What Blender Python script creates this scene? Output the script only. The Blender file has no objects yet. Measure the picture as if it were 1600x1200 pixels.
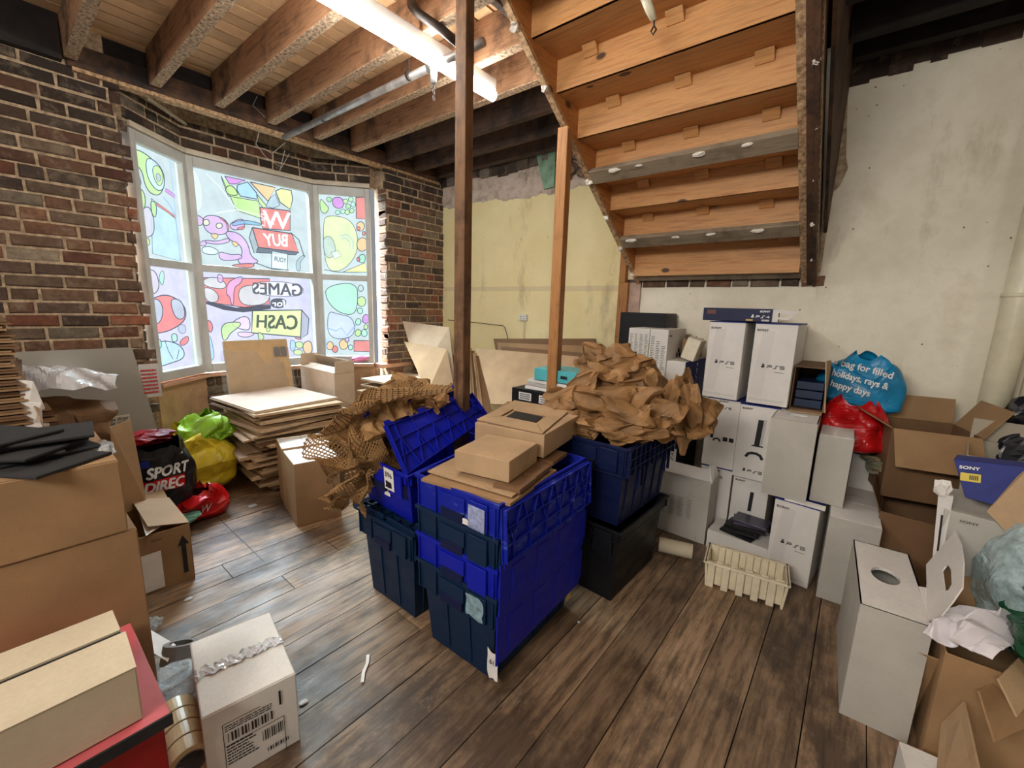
import bpy, bmesh, math, random
from mathutils import Vector, Matrix, noise
from mathutils.bvhtree import BVHTree
random.seed(7)
SC = bpy.context.scene
COL = SC.collection
PI = math.pi
# ------------------------------------------------------------------ camera
FPX = 663.286
CAM_H = 1.4
_M = ((0.7727859, 0.6339857, 0.0293957), (0.1354453, -0.1194948, -0.9835525), (-0.6200456, 0.7640571, -0.1782142))
MR = Matrix(_M)                       # rows: image right, image down, forward
camd = bpy.data.cameras.new('camera')
camo = bpy.data.objects.new('camera', camd)
COL.objects.link(camo)
camd.sensor_fit = 'HORIZONTAL'
camd.sensor_width = 36.0
camd.lens = FPX / 1600.0 * 36.0
camd.clip_start = 0.02
_r, _d, _f = Vector(_M[0]), Vector(_M[1]), Vector(_M[2])
camo.matrix_world = Matrix(((_r.x, -_d.x, -_f.x, 0), (_r.y, -_d.y, -_f.y, 0), (_r.z, -_d.z, -_f.z, CAM_H), (0, 0, 0, 1)))
SC.camera = camo
# ------------------------------------------------------------------ light
world = bpy.data.worlds.new('world')
SC.world = world
world.use_nodes = True
bg = world.node_tree.nodes['Background']
bg.inputs[0].default_value = (0.90, 0.95, 1.0, 1)
bg.inputs[1].default_value = 0.20
SC.view_settings.view_transform = 'Standard'
SC.view_settings.look = 'None'
SC.view_settings.exposure = 0.55
SC.view_settings.gamma = 1.0
SC.view_settings.use_curve_mapping = False


def area_light(name, loc, target, sx, sy, power, col):
    l = bpy.data.lights.new(name, 'AREA')
    l.shape = 'RECTANGLE'
    l.size = sx
    l.size_y = sy
    l.energy = power
    l.color = col
    o = bpy.data.objects.new(name, l)
    COL.objects.link(o)
    o.location = loc
    o.rotation_euler = (Vector(target) - Vector(loc)).to_track_quat('-Z', 'Y').to_euler()
    return o


area_light('daylight_outside', (-6.6, 1.6, 4.9), (-3.4, 1.55, 0.9), 4.0, 2.2, 5600, (0.90, 0.95, 1.0))
area_light('fill_light_behind', (-0.7, -1.9, 2.5), (0.3, 2.4, 0.7), 1.6, 0.5, 58, (1.0, 0.95, 0.88))  # unseen fill light, added to brighten faces turned towards the camera
area_light('fill_light_right', (2.2, 0.6, 2.4), (0.4, 2.8, 0.8), 0.6, 0.6, 5, (1.0, 0.93, 0.82))  # weak fill added from the hall side, no fitting there


# ------------------------------------------------------------------ pixel -> point on a known plane
def ray(x, y):
    return MR.transposed() @ Vector(((x - 800) / FPX, (y - 600) / FPX, 1.0))


CC = Vector((0, 0, CAM_H))


def onz(x, y, z=0.0):
    r = ray(x, y)
    return CC + r * ((z - CAM_H) / r.z)


def onx(x, y, X):
    r = ray(x, y)
    return CC + r * (X / r.x)


def ony(x, y, Y):
    r = ray(x, y)
    return CC + r * (Y / r.y)


def onp(x, y, P0, n):
    r = ray(x, y)
    return CC + r * ((P0 - CC).dot(n) / r.dot(n))


# ------------------------------------------------------------------ materials
def lin(c):
    c = c / 255.0
    return c / 12.92 if c <= 0.04045 else ((c + 0.055) / 1.055) ** 2.4


def rgb(t):
    return (lin(t[0]), lin(t[1]), lin(t[2]), 1.0)


class NT:
    def __init__(s, name):
        s.m = bpy.data.materials.new(name)
        s.m.use_nodes = True
        s.t = s.m.node_tree
        s.b = s.t.nodes['Principled BSDF']
        s.out = s.t.nodes['Material Output']

    def n(s, typ, **kw):
        nd = s.t.nodes.new(typ)
        for k, v in kw.items():
            setattr(nd, k, v)
        return nd

    def l(s, a, b):
        s.t.links.new(a, b)

    def coord(s, scale=(1, 1, 1), rot=(0, 0, 0)):
        c = s.n('ShaderNodeTexCoord')
        mp = s.n('ShaderNodeMapping')
        mp.inputs['Scale'].default_value = scale
        mp.inputs['Rotation'].default_value = rot
        s.l(c.outputs['Object'], mp.inputs[0])
        return mp.outputs[0]

    def noise(s, vec, scale, detail=4, rough=0.6):
        nd = s.n('ShaderNodeTexNoise')
        nd.inputs['Scale'].default_value = scale
        nd.inputs['Detail'].default_value = detail
        nd.inputs['Roughness'].default_value = rough
        s.l(vec, nd.inputs['Vector'])
        return nd.outputs['Fac']

    def ramp(s, fac, stops):
        r = s.n('ShaderNodeValToRGB')
        cr = r.color_ramp
        while len(cr.elements) < len(stops):
            cr.elements.new(0.5)
        for e, (p, c) in zip(cr.elements, stops):
            e.position = p
            e.color = c if len(c) == 4 else rgb(c)
        s.l(fac, r.inputs[0])
        return r.outputs[0]

    def mix(s, fac, a, b, mode='MIX'):
        m = s.n('ShaderNodeMix', data_type='RGBA', blend_type=mode)
        for sock, v in ((m.inputs[0], fac), (m.inputs[6], a), (m.inputs[7], b)):
            if isinstance(v, (int, float)):
                sock.default_value = v
            elif isinstance(v, tuple):
                sock.default_value = v if len(v) == 4 else rgb(v)
            else:
                s.l(v, sock)
        return m.outputs[2]

    def bump(s, h, strength=0.3, dist=0.01):
        b = s.n('ShaderNodeBump')
        b.inputs['Strength'].default_value = strength
        b.inputs['Distance'].default_value = dist
        s.l(h, b.inputs['Height'])
        s.l(b.outputs[0], s.b.inputs['Normal'])


BW = ((0.0, 0.0, 0.0, 1), (1.0, 1.0, 1.0, 1))


def simple(name, c, rough=0.6, var=0.12, scale=6, bump=0.1, bscale=40, metal=0.0, c2=None):
    t = NT(name)
    v = t.coord()
    f = t.noise(v, scale)
    lo = tuple(max(0, x * (1 - var)) for x in c) if c2 is None else c2
    hi = tuple(min(255, x * (1 + var * 0.6)) for x in c)
    t.l(t.ramp(f, [(0.3, lo), (0.7, hi)]), t.b.inputs['Base Color'])
    t.b.inputs['Roughness'].default_value = rough
    t.b.inputs['Metallic'].default_value = metal
    if bump:
        t.bump(t.noise(v, bscale, 3), bump, 0.004)
    return t.m


def card(name, c, var=0.10):
    t = NT(name)
    v = t.coord((1, 1, 1))
    f = t.noise(v, 5, 5)
    col = t.ramp(f, [(0.3, tuple(x * (1 - var) for x in c)), (0.7, tuple(min(255, x * (1 + var * 0.5)) for x in c))])
    fib = t.noise(t.coord((30, 30, 220)), 3, 2)
    col = t.mix(t.ramp(fib, [(0.35, BW[0]), (0.8, (0.25, 0.25, 0.25, 1))]), col, tuple(x * 0.8 for x in c))
    t.l(col, t.b.inputs['Base Color'])
    t.b.inputs['Roughness'].default_value = 0.75
    t.bump(t.noise(v, 14, 4), 0.25, 0.006)
    return t.m


def plastic(name, c, scuff, rough=0.38, amount=0.62):
    t = NT(name)
    v = t.coord((1, 1, 2.5))
    f = t.noise(v, 9, 8, 0.75)
    s = t.ramp(f, [(amount, BW[0]), (amount + 0.16, BW[1])])
    t.l(t.mix(s, c, scuff), t.b.inputs['Base Color'])
    r = t.ramp(t.noise(v, 5, 4), [(0.3, (rough, rough, rough, 1)), (0.7, (rough + .25, rough + .25, rough + .25, 1))])
    t.l(r, t.b.inputs['Roughness'])
    t.b.inputs['Specular IOR Level'].default_value = 0.35
    t.bump(t.noise(v, 60, 3), 0.08, 0.003)
    return t.m


def wood(name, c1, c2, axis=0, rough=0.6, knots=True, grain=1.0, dirt=None, dirt_at=0.6):
    """grain runs along axis; c1 light, c2 dark"""
    t = NT(name)
    sc = [14, 14, 14]
    sc[axis] = 1.0
    v = t.coord(tuple(sc))
    oi = t.n('ShaderNodeObjectInfo')
    ad = t.n('ShaderNodeVectorMath', operation='ADD')
    rs = t.n('ShaderNodeVectorMath', operation='SCALE')
    cm = t.n('ShaderNodeCombineXYZ')
    for i in range(3):
        t.l(oi.outputs['Random'], cm.inputs[i])
    t.l(cm.outputs[0], rs.inputs[0])
    rs.inputs['Scale'].default_value = 31.0
    t.l(v, ad.inputs[0])
    t.l(rs.outputs[0], ad.inputs[1])
    g = t.noise(ad.outputs[0], 3.2 * grain, 7, 0.65)
    col = t.ramp(g, [(0.30, c2), (0.48, c1), (0.56, tuple(x * 0.92 for x in c1)), (0.72, c2)])
    if knots:
        vo = t.n('ShaderNodeTexVoronoi')
        vo.inputs['Scale'].default_value = 5.5
        s2 = [1.0, 1.0, 1.0]
        s2[axis] = 0.55
        t.l(t.coord(tuple(s2)), vo.inputs['Vector'])
        k = t.ramp(vo.outputs['Distance'], [(0.0, BW[1]), (0.075, BW[1]), (0.11, BW[0])])
        col = t.mix(k, col, tuple(x * 0.45 for x in c2))
    if dirt:
        d = t.ramp(t.noise(t.coord(), 3.3, 8, 0.7), [(dirt_at - .08, BW[0]), (dirt_at + .1, BW[1])])
        col = t.mix(d, col, dirt)
    t.l(col, t.b.inputs['Base Color'])
    t.b.inputs['Roughness'].default_value = rough
    t.bump(g, 0.25, 0.006)
    return t.m


def attr_mat(name, rough=0.85, nscale=20, amp=0.45, bump=0.6, dark=(40, 30, 24), lime=0):
    """per-brick / per-board colour from the mesh attribute, roughened with noise"""
    t = NT(name)
    a = t.n('ShaderNodeAttribute', attribute_name='tint')
    v = t.coord()
    f = t.noise(v, nscale, 7, 0.7)
    col = t.mix(t.ramp(f, [(0.35, (amp, amp, amp, 1)), (0.62, BW[0])]), a.outputs['Color'], dark)
    if lime:
        f2 = t.noise(v, 7, 9, 0.75)
        col = t.mix(t.ramp(f2, [(0.52, BW[0]), (0.66, (lime, lime, lime, 1))]), col, (158, 140, 118))
    t.l(col, t.b.inputs['Base Color'])
    t.b.inputs['Roughness'].default_value = rough
    t.bump(t.noise(v, nscale * 2.2, 6, 0.7), bump, 0.02)
    return t.m


def emis(name, c, strength=1.0, pure=True, trans=0.35):
    """coloured window film: glows with the daylight behind it and lets a share through"""
    t = NT(name)
    e = t.n('ShaderNodeEmission')
    v = t.coord()
    f = t.noise(v, 6, 3)
    t.l(t.ramp(f, [(0.3, tuple(x * 0.93 for x in c)), (0.7, tuple(min(255, x * 1.03) for x in c))]), e.inputs[0])
    e.inputs[1].default_value = strength
    if trans > 0:
        tr = t.n('ShaderNodeBsdfTransparent')
        tr.inputs[0].default_value = rgb(c)
        mx = t.n('ShaderNodeMixShader')
        mx.inputs[0].default_value = trans
        t.l(e.outputs[0], mx.inputs[1])
        t.l(tr.outputs[0], mx.inputs[2])
        t.l(mx.outputs[0], t.out.inputs[0])
    else:
        t.l(e.outputs[0], t.out.inputs[0])
    return t.m


def clear(name, c, alpha=0.35, rough=0.15, even=False):
    t = NT(name)
    t.b.inputs['Base Color'].default_value = rgb(c)
    t.b.inputs['Roughness'].default_value = rough
    if even:
        t.b.inputs['Alpha'].default_value = alpha
    else:
        f = t.noise(t.coord(), 25, 5, 0.7)
        a = t.ramp(f, [(0.3, (alpha * .6,) * 3 + (1,)), (0.7, (min(1, alpha * 1.6),) * 3 + (1,))])
        t.l(a, t.b.inputs['Alpha'])
        t.bump(t.noise(t.coord(), 18, 5), 0.7, 0.02)
    return t.m


M = {}
M['kraft'] = card('kraft_card', (184, 154, 118))
M['kraft_warm'] = card('kraft_card_warm', (160, 126, 88))
M['kraft_dark'] = card('kraft_card_brown', (120, 88, 58))
M['kraft_grey'] = card('kraft_card_pale', (204, 182, 156))
M['white_card'] = card('white_card', (226, 222, 216), 0.04)
M['grey_card'] = card('grey_card', (188, 184, 174), 0.05)
M['cream_card'] = card('cream_card', (205, 192, 165), 0.05)
M['blue'] = plastic('blue_crate_plastic', (8, 24, 158), (74, 98, 190), amount=0.66)
M['blue_worn'] = plastic('scuffed_blue_crate_plastic', (10, 30, 150), (96, 118, 200), amount=0.56)
M['navy'] = plastic('navy_crate_plastic', (6, 20, 62), (22, 48, 96), amount=0.66)
M['teal'] = plastic('dark_teal_crate_plastic', (6, 36, 66), (26, 62, 96), amount=0.68)
M['black_pl'] = plastic('black_plastic', (16, 17, 22), (48, 48, 56), amount=0.75)
M['foam'] = simple('dark_foam', (34, 33, 34), 0.9, 0.25, 12, 0.3, 120)
M['ps_blue'] = simple('printed_blue_card', (10, 32, 122), 0.6, 0.1, 5, 0.05)
M['ps_navy'] = simple('printed_navy_card', (8, 16, 60), 0.6, 0.15, 5, 0.05)
M['ink'] = simple('black_ink', (22, 22, 26), 0.6, 0.05, 5, 0)
M['ink_white'] = simple('white_ink', (235, 235, 235), 0.6, 0.03, 5, 0)
M['ink_grey'] = simple('grey_ink', (120, 120, 120), 0.6, 0.03, 5, 0)
M['ink_pale'] = simple('pale_grey_ink', (188, 186, 182), 0.6, 0.03, 5, 0)
M['ink_red'] = simple('red_ink', (190, 40, 36), 0.6, 0.03, 5, 0)
M['paper'] = simple('white_paper', (236, 232, 226), 0.7, 0.05, 12, 0.15, 60)
M['paper_brown'] = simple('crumpled_brown_paper', (148, 110, 68), 0.62, 0.22, 9, 0.5, 45)
M['paper_honey'] = simple('honeycomb_kraft_paper', (158, 120, 74), 0.7, 0.2, 9, 0.2, 45)
M['red'] = simple('red_box_board', (150, 16, 22), 0.45, 0.08, 5, 0.05)
M['pink_in'] = simple('red_lid_board', (196, 92, 98), 0.5, 0.08, 5, 0.05)
M['red_bag'] = simple('red_plastic_bag', (190, 14, 20), 0.3, 0.15, 8, 0.3, 20)
M['blue_bag'] = simple('turquoise_plastic_bag', (16, 128, 176), 0.35, 0.2, 8, 0.3, 20)
M['black_bag'] = simple('black_plastic_bag', (26, 27, 34), 0.3, 0.3, 8, 0.4, 20)
M['green_bag'] = simple('dark_green_plastic_bag', (16, 84, 48), 0.3, 0.3, 8, 0.4, 20)
M['lime_bag'] = simple('lime_green_plastic', (150, 205, 50), 0.35, 0.1, 8, 0.3, 20)
M['yellow_bag'] = simple('yellow_plastic', (228, 206, 52), 0.35, 0.12, 8, 0.3, 20)
M['mint'] = simple('mint_plastic', (120, 186, 168), 0.35, 0.12, 8, 0.3, 20)
M['film'] = clear('clear_wrap', (214, 226, 232), 0.30)
M['wrap'] = clear('even_clear_wrap', (200, 200, 190), 0.22, 0.2, True)
M['film_blue'] = clear('pale_blue_film', (170, 205, 215), 0.5)
M['bubble'] = clear('bubble_wrap', (182, 206, 208), 0.62, 0.25)
M['perspex'] = clear('perspex_sheet', (176, 172, 160), 0.55, 0.12, True)
M['poly'] = simple('polystyrene', (226, 218, 196), 0.9, 0.05, 18, 0.35, 160)
M['pulp'] = simple('moulded_pulp', (232, 220, 190), 0.9, 0.06, 18, 0.35, 120)
M['tape'] = simple('parcel_tape_roll', (214, 192, 150), 0.3, 0.08, 9, 0.05)
M['core'] = simple('grey_card_core', (138, 136, 136), 0.8, 0.1, 9, 0.1)
M['steel'] = simple('galvanised_pipe', (172, 170, 168), 0.35, 0.25, 14, 0.1, 40, metal=0.7)
M['iron'] = simple('dark_iron', (52, 44, 40), 0.5, 0.3, 20, 0.2, 60, metal=0.4)
M['pvc'] = simple('painted_downpipe', (222, 214, 186), 0.35, 0.07, 7, 0.05)
M['frame'] = simple('window_frame_grey', (184, 184, 180), 0.4, 0.08, 5, 0.05)
M['frame_gap'] = simple('dark_gasket', (26, 24, 24), 0.8, 0.1, 5, 0)
M['socket'] = simple('white_socket_plastic', (228, 226, 222), 0.3, 0.03, 5, 0)
M['pine'] = wood('stair_pine', (206, 150, 92), (172, 110, 58), 0, 0.55)
M['pine_y'] = wood('stair_pine_string', (186, 124, 66), (146, 88, 42), 1, 0.6, dirt=(120, 84, 52), dirt_at=.62)
M['batten'] = wood('grey_batten', (150, 134, 112), (112, 94, 74), 0, 0.8, False, dirt=(92, 78, 62))
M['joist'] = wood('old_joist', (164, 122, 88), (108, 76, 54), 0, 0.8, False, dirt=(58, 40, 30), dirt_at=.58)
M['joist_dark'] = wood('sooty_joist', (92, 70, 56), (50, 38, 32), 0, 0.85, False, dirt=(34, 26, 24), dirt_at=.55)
M['beam_y'] = wood('trimmer_wood', (150, 112, 80), (98, 70, 50), 1, 0.8, False, dirt=(66, 46, 34), dirt_at=.56)
M['soot_y'] = wood('sooty_string', (98, 68, 46), (58, 40, 30), 1, 0.8, False, dirt=(36, 26, 22), dirt_at=.52)
M['post_dark'] = wood('old_post', (128, 92, 60), (76, 52, 36), 2, 0.7, False, dirt=(56, 38, 28), dirt_at=.55)
M['post_new'] = wood('newer_post', (178, 124, 70), (132, 84, 44), 2, 0.65, True, dirt=(110, 70, 40), dirt_at=.62)
M['nails'] = simple('lath_scarred_edge', (196, 168, 136), 0.9, 0.1, 60, 0.8, 90, c2=(70, 52, 42))
M['lath_y'] = simple('plaster_crusted_edge', (206, 172, 132), 0.9, 0.1, 45, 0.8, 70, c2=(110, 78, 52))
M['plaster'] = simple('plaster_crumb', (226, 220, 208), 0.9, 0.08, 30, 0.4, 80)
M['soot'] = simple('soot_boards', (38, 32, 30), 0.95, 0.3, 10, 0.4, 40)
M['brick'] = attr_mat('old_brick', 0.9, 22, 0.5, 0.9, (52, 38, 30), 0.6)
M['mortar'] = simple('lime_mortar', (184, 162, 134), 0.95, 0.2, 30, 0.8, 70, c2=(136, 114, 90))
M['boards'] = attr_mat('ceiling_board', 0.8, 9, 0.25, 0.2, (130, 94, 62))


# ------------------------------------------------------------------ object helpers
ORG = {}


def rootof(o):
    return ORG.get(o.name, Vector((0, 0, 0)))


def tag(o, label, cat, group=None, kind=None):
    if label:
        o['label'] = label
    if cat:
        o['category'] = cat
    if group:
        o['group'] = group
    if kind:
        o['kind'] = kind
    return o


def thing(name, label, cat, loc, group=None):
    o = bpy.data.objects.new(name, None)
    o.empty_display_size = 0.05
    COL.objects.link(o)
    o.location = loc
    ORG[o.name] = Vector(loc)
    return tag(o, label, cat, group)


class MB:
    def __init__(s):
        s.v, s.f, s.c, s.T = [], [], [], None

    def add(s, vs, fs, col=None):
        b = len(s.v)
        if s.T:
            vs = [s.T @ Vector(v) for v in vs]
        s.v += [Vector(v) for v in vs]
        for f in fs:
            s.f.append(tuple(b + i for i in f))
            s.c.append(col)
        return s

    def box(s, x0, x1, y0, y1, z0, z1, col=None):
        vs = [(x, y, z) for z in (z0, z1) for y in (y0, y1) for x in (x0, x1)]
        return s.add(vs, [(0, 2, 3, 1), (4, 5, 7, 6), (0, 1, 5, 4), (2, 6, 7, 3), (0, 4, 6, 2), (1, 3, 7, 5)], col)

    def hexa(s, lo, hi, col=None):
        """lo, hi: four corners each in the same order"""
        vs = list(lo) + list(hi)
        return s.add(vs, [(3, 2, 1, 0), (4, 5, 6, 7), (0, 1, 5, 4), (1, 2, 6, 5), (2, 3, 7, 6), (3, 0, 4, 7)], col)

    def tube(s, pts, r, n=10, caps=True, col=None):
        pts = [Vector(p) for p in pts]
        rs = r if isinstance(r, (list, tuple)) else [r] * len(pts)
        rings = []
        prev = None
        for i, p in enumerate(pts):
            d = (pts[min(i + 1, len(pts) - 1)] - pts[max(i - 1, 0)]).normalized()
            if prev is None:
                a = d.orthogonal().normalized()
            else:
                a = (prev - d * prev.dot(d)).normalized()
            prev = a
            b = d.cross(a)
            rings.append([p + (a * math.cos(2 * PI * k / n) + b * math.sin(2 * PI * k / n)) * rs[i] for k in range(n)])
        vs = [v for rg in rings for v in rg]
        fs = [(i * n + k, i * n + (k + 1) % n, (i + 1) * n + (k + 1) % n, (i + 1) * n + k) for i in range(len(pts) - 1) for k in range(n)]
        if caps:
            fs.append(tuple(range(n))[::-1])
            fs.append(tuple((len(pts) - 1) * n + k for k in range(n)))
        return s.add(vs, fs, col)

    def grid(s, fn, nu, nv, col=None, wrapu=False, skip=None):
        vs = [fn(i / (nu if wrapu else nu - 1), j / (nv - 1)) for j in range(nv) for i in range(nu)]
        fs = []
        for j in range(nv - 1):
            for i in range(nu if wrapu else nu - 1):
                if skip and skip(i, j):
                    continue
                i2 = (i + 1) % nu
                fs.append((j * nu + i, j * nu + i2, (j + 1) * nu + i2, (j + 1) * nu + i))
        return s.add(vs, fs, col)

    def build(s, name, mat, parent=None, bevel=0.0, smooth=False, solid=0.0, loc=None, seg=2):
        me = bpy.data.meshes.new(name)
        if parent is not None:
            org = rootof(parent)
        elif loc is not None:
            org = Vector(loc)
        else:
            xs = [v.x for v in s.v]
            ys = [v.y for v in s.v]
            org = Vector(((min(xs) + max(xs)) / 2, (min(ys) + max(ys)) / 2, min(v.z for v in s.v)))
        me.from_pydata([v - org for v in s.v], [], s.f)
        me.update()
        if any(c is not None for c in s.c):
            at = me.attributes.new('tint', 'FLOAT_COLOR', 'FACE')
            for i, c in enumerate(s.c):
                at.data[i].color = rgb(c) if c else (0.2, 0.2, 0.2, 1)
        if isinstance(mat, str):
            mat = M[mat]
        me.materials.append(mat)
        if smooth:
            for p in me.polygons:
                p.use_smooth = True
        o = bpy.data.objects.new(name, me)
        COL.objects.link(o)
        if parent is not None:
            o.parent = parent
        else:
            o.location = org
        ORG[o.name] = org
        if solid:
            m = o.modifiers.new('solid', 'SOLIDIFY')
            m.thickness = solid
            m.offset = 0
        if bevel:
            m = o.modifiers.new('bevel', 'BEVEL')
            m.width = bevel
            m.segments = seg
            m.limit_method = 'ANGLE'
        return o


def rotz(cx, cy, deg):
    return Matrix.Translation((cx, cy, 0)) @ Matrix.Rotation(math.radians(deg), 4, 'Z') @ Matrix.Translation((-cx, -cy, 0))


def tilt(c, axis, deg):
    return Matrix.Translation(c) @ Matrix.Rotation(math.radians(deg), 4, axis) @ Matrix.Translation(-Vector(c))


_tc = {}


def text_polys(body):
    if body in _tc:
        return _tc[body]
    cu = bpy.data.curves.new('t', 'FONT')
    cu.body = body
    cu.size = 1.0
    cu.resolution_u = 3
    o = bpy.data.objects.new('t', cu)
    COL.objects.link(o)
    bpy.context.view_layer.update()
    dg = bpy.context.evaluated_depsgraph_get()
    me = bpy.data.meshes.new_from_object(o.evaluated_get(dg))
    vs = [v.co.copy() for v in me.vertices]
    fs = [tuple(p.vertices) for p in me.polygons]
    bpy.data.objects.remove(o)
    bpy.data.curves.remove(cu)
    bpy.data.meshes.remove(me)
    x0 = min(v.x for v in vs)
    x1 = max(v.x for v in vs)
    y0 = min(v.y for v in vs)
    y1 = max(v.y for v in vs)
    vs = [Vector(((v.x - x0) / (x1 - x0), (v.y - y0) / (y1 - y0), 0)) for v in vs]
    _tc[body] = (vs, fs)
    return _tc[body]


def letter(body, P, right, up, w, h, mat, parent, name='lettering', off=0.0015, shear=0.0, bold=0.0, mb=None):
    """writing laid on a face: P is its lower left corner"""
    vs, fs = text_polys(body)
    right = Vector(right).normalized()
    up = Vector(up).normalized()
    n = right.cross(up)
    P = Vector(P) + n * off
    own = mb is None
    if own:
        mb = MB()
    T0 = mb.T
    mb.T = None
    reps = [(0, 0)] if not bold else [(-bold, 0), (bold, 0), (0, -bold), (0, bold), (bold, bold), (-bold, -bold)]
    for k, (bx, by) in enumerate(reps):
        mb.add([P + right * (v.x * w + v.y * h * shear + bx) + up * (v.y * h + by) + n * (0.00008 * k) for v in vs], fs)
    mb.T = T0
    if own:
        return mb.build(name, mat, parent)


def stroke(mb, pts, wd, P, right, up, n, closed=False):
    """flat ribbon along 2D points"""
    pts = [Vector((p[0], p[1])) for p in pts]
    N = len(pts)
    L, R = [], []
    for i, p in enumerate(pts):
        a = pts[(i - 1) % N] if closed or i > 0 else p
        b = pts[(i + 1) % N] if closed or i < N - 1 else p
        d = (b - a)
        if d.length < 1e-9:
            d = Vector((1, 0))
        d.normalize()
        q = Vector((-d.y, d.x)) * wd / 2
        L.append(p + q)
        R.append(p - q)
    to3 = lambda q: P + right * q.x + up * q.y + n
    vs = [to3(q) for q in L] + [to3(q) for q in R]
    fs = [(i, (i + 1) % N, N + (i + 1) % N, N + i) for i in range(N if closed else N - 1)]
    mb.add(vs, fs)


GLY = {
    'P': [[(0, 0), (0, .38), (.12, .5), (.85, .5), (1, .62), (1, .88), (.85, 1), (0, 1)]],
    'S': [[(-.05, 0), (.42, 0), (.55, .12), (.55, .88), (.68, 1), (1.15, 1)]],
    '5': [[(1.05, 1), (.0, 1), (.0, .52), (.88, .52), (1, .4), (1, .12), (.88, 0), (0, 0)]],
    '4': [[(1.1, .3), (0, .3), (.8, 1), (.8, 0)]],
    'o': [[(.42, 0), (.42, 1), (.72, .88), (.80, .66), (.62, .52)], [(0.02, .24), (.36, .36)], [(0.05, .1), (.36, .18)], [(.5, .08), (1, .26), (.92, .38), (.56, .28)]],
}


def ps_mark(txt, P, right, up, w, mat, parent, name='printed_logo', off=0.0015):
    right = Vector(right).normalized()
    up = Vector(up).normalized()
    n = right.cross(up)
    mb = MB()
    adv = w / (len(txt) * 1.45)
    h = adv * 0.70
    x = 0.0
    for ch in txt:
        k = 1.5 if ch == 'o' else 1.0
        for g in GLY[ch]:
            stroke(mb, [(x + p[0] * adv * (0.85 if ch == 'o' else 1), p[1] * h * k) for p in g], adv * (0.20 if ch != 'o' else .24), Vector(P), right, up, n * off)
        x += adv * 1.45
    return mb.build(name, mat, parent)


def lines_print(parent, P, right, up, w, h, rows, mat, name='small_print', seed=0, frac=1.0, off=0.0012):
    """rows of small print shown as thin dashes"""
    rnd = random.Random(seed)
    right = Vector(right).normalized()
    up = Vector(up).normalized()
    n = right.cross(up)
    mb = MB()
    for i in range(rows):
        y = h * (i + .5) / rows
        x = 0
        lim = w * (rnd.uniform(.6, 1) if frac < 1 else 1)
        while x < lim:
            d = min(rnd.uniform(.04, .16) * w, lim - x)
            stroke(mb, [(x, y), (x + d, y)], h / rows * 0.45, Vector(P), right, up, n * off)
            x += d + 0.02 * w
    return mb.build(name, mat, parent)


def patch(name, P, right, up, w, h, mat, parent, off=0.001, skew=0.0, ragged=0, seed=0):
    right = Vector(right).normalized()
    up = Vector(up).normalized()
    n = right.cross(up)
    P = Vector(P) + n * off
    mb = MB()
    if ragged:
        rnd = random.Random(seed)
        pts = []
        for a, b in (((0, 0), (1, 0)), ((1, 0), (1, 1)), ((1, 1), (0, 1)), ((0, 1), (0, 0))):
            for k in range(ragged):
                t = k / ragged
                pts.append(((a[0] + (b[0] - a[0]) * t) + rnd.uniform(-.07, .07), (a[1] + (b[1] - a[1]) * t) + rnd.uniform(-.07, .07)))
    else:
        pts = [(0, 0), (1, 0), (1 + skew, 1), (skew, 1)]
    mb.add([P + right * p[0] * w + up * p[1] * h for p in pts], [tuple(range(len(pts)))])
    return mb.build(name, mat, parent)


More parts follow.
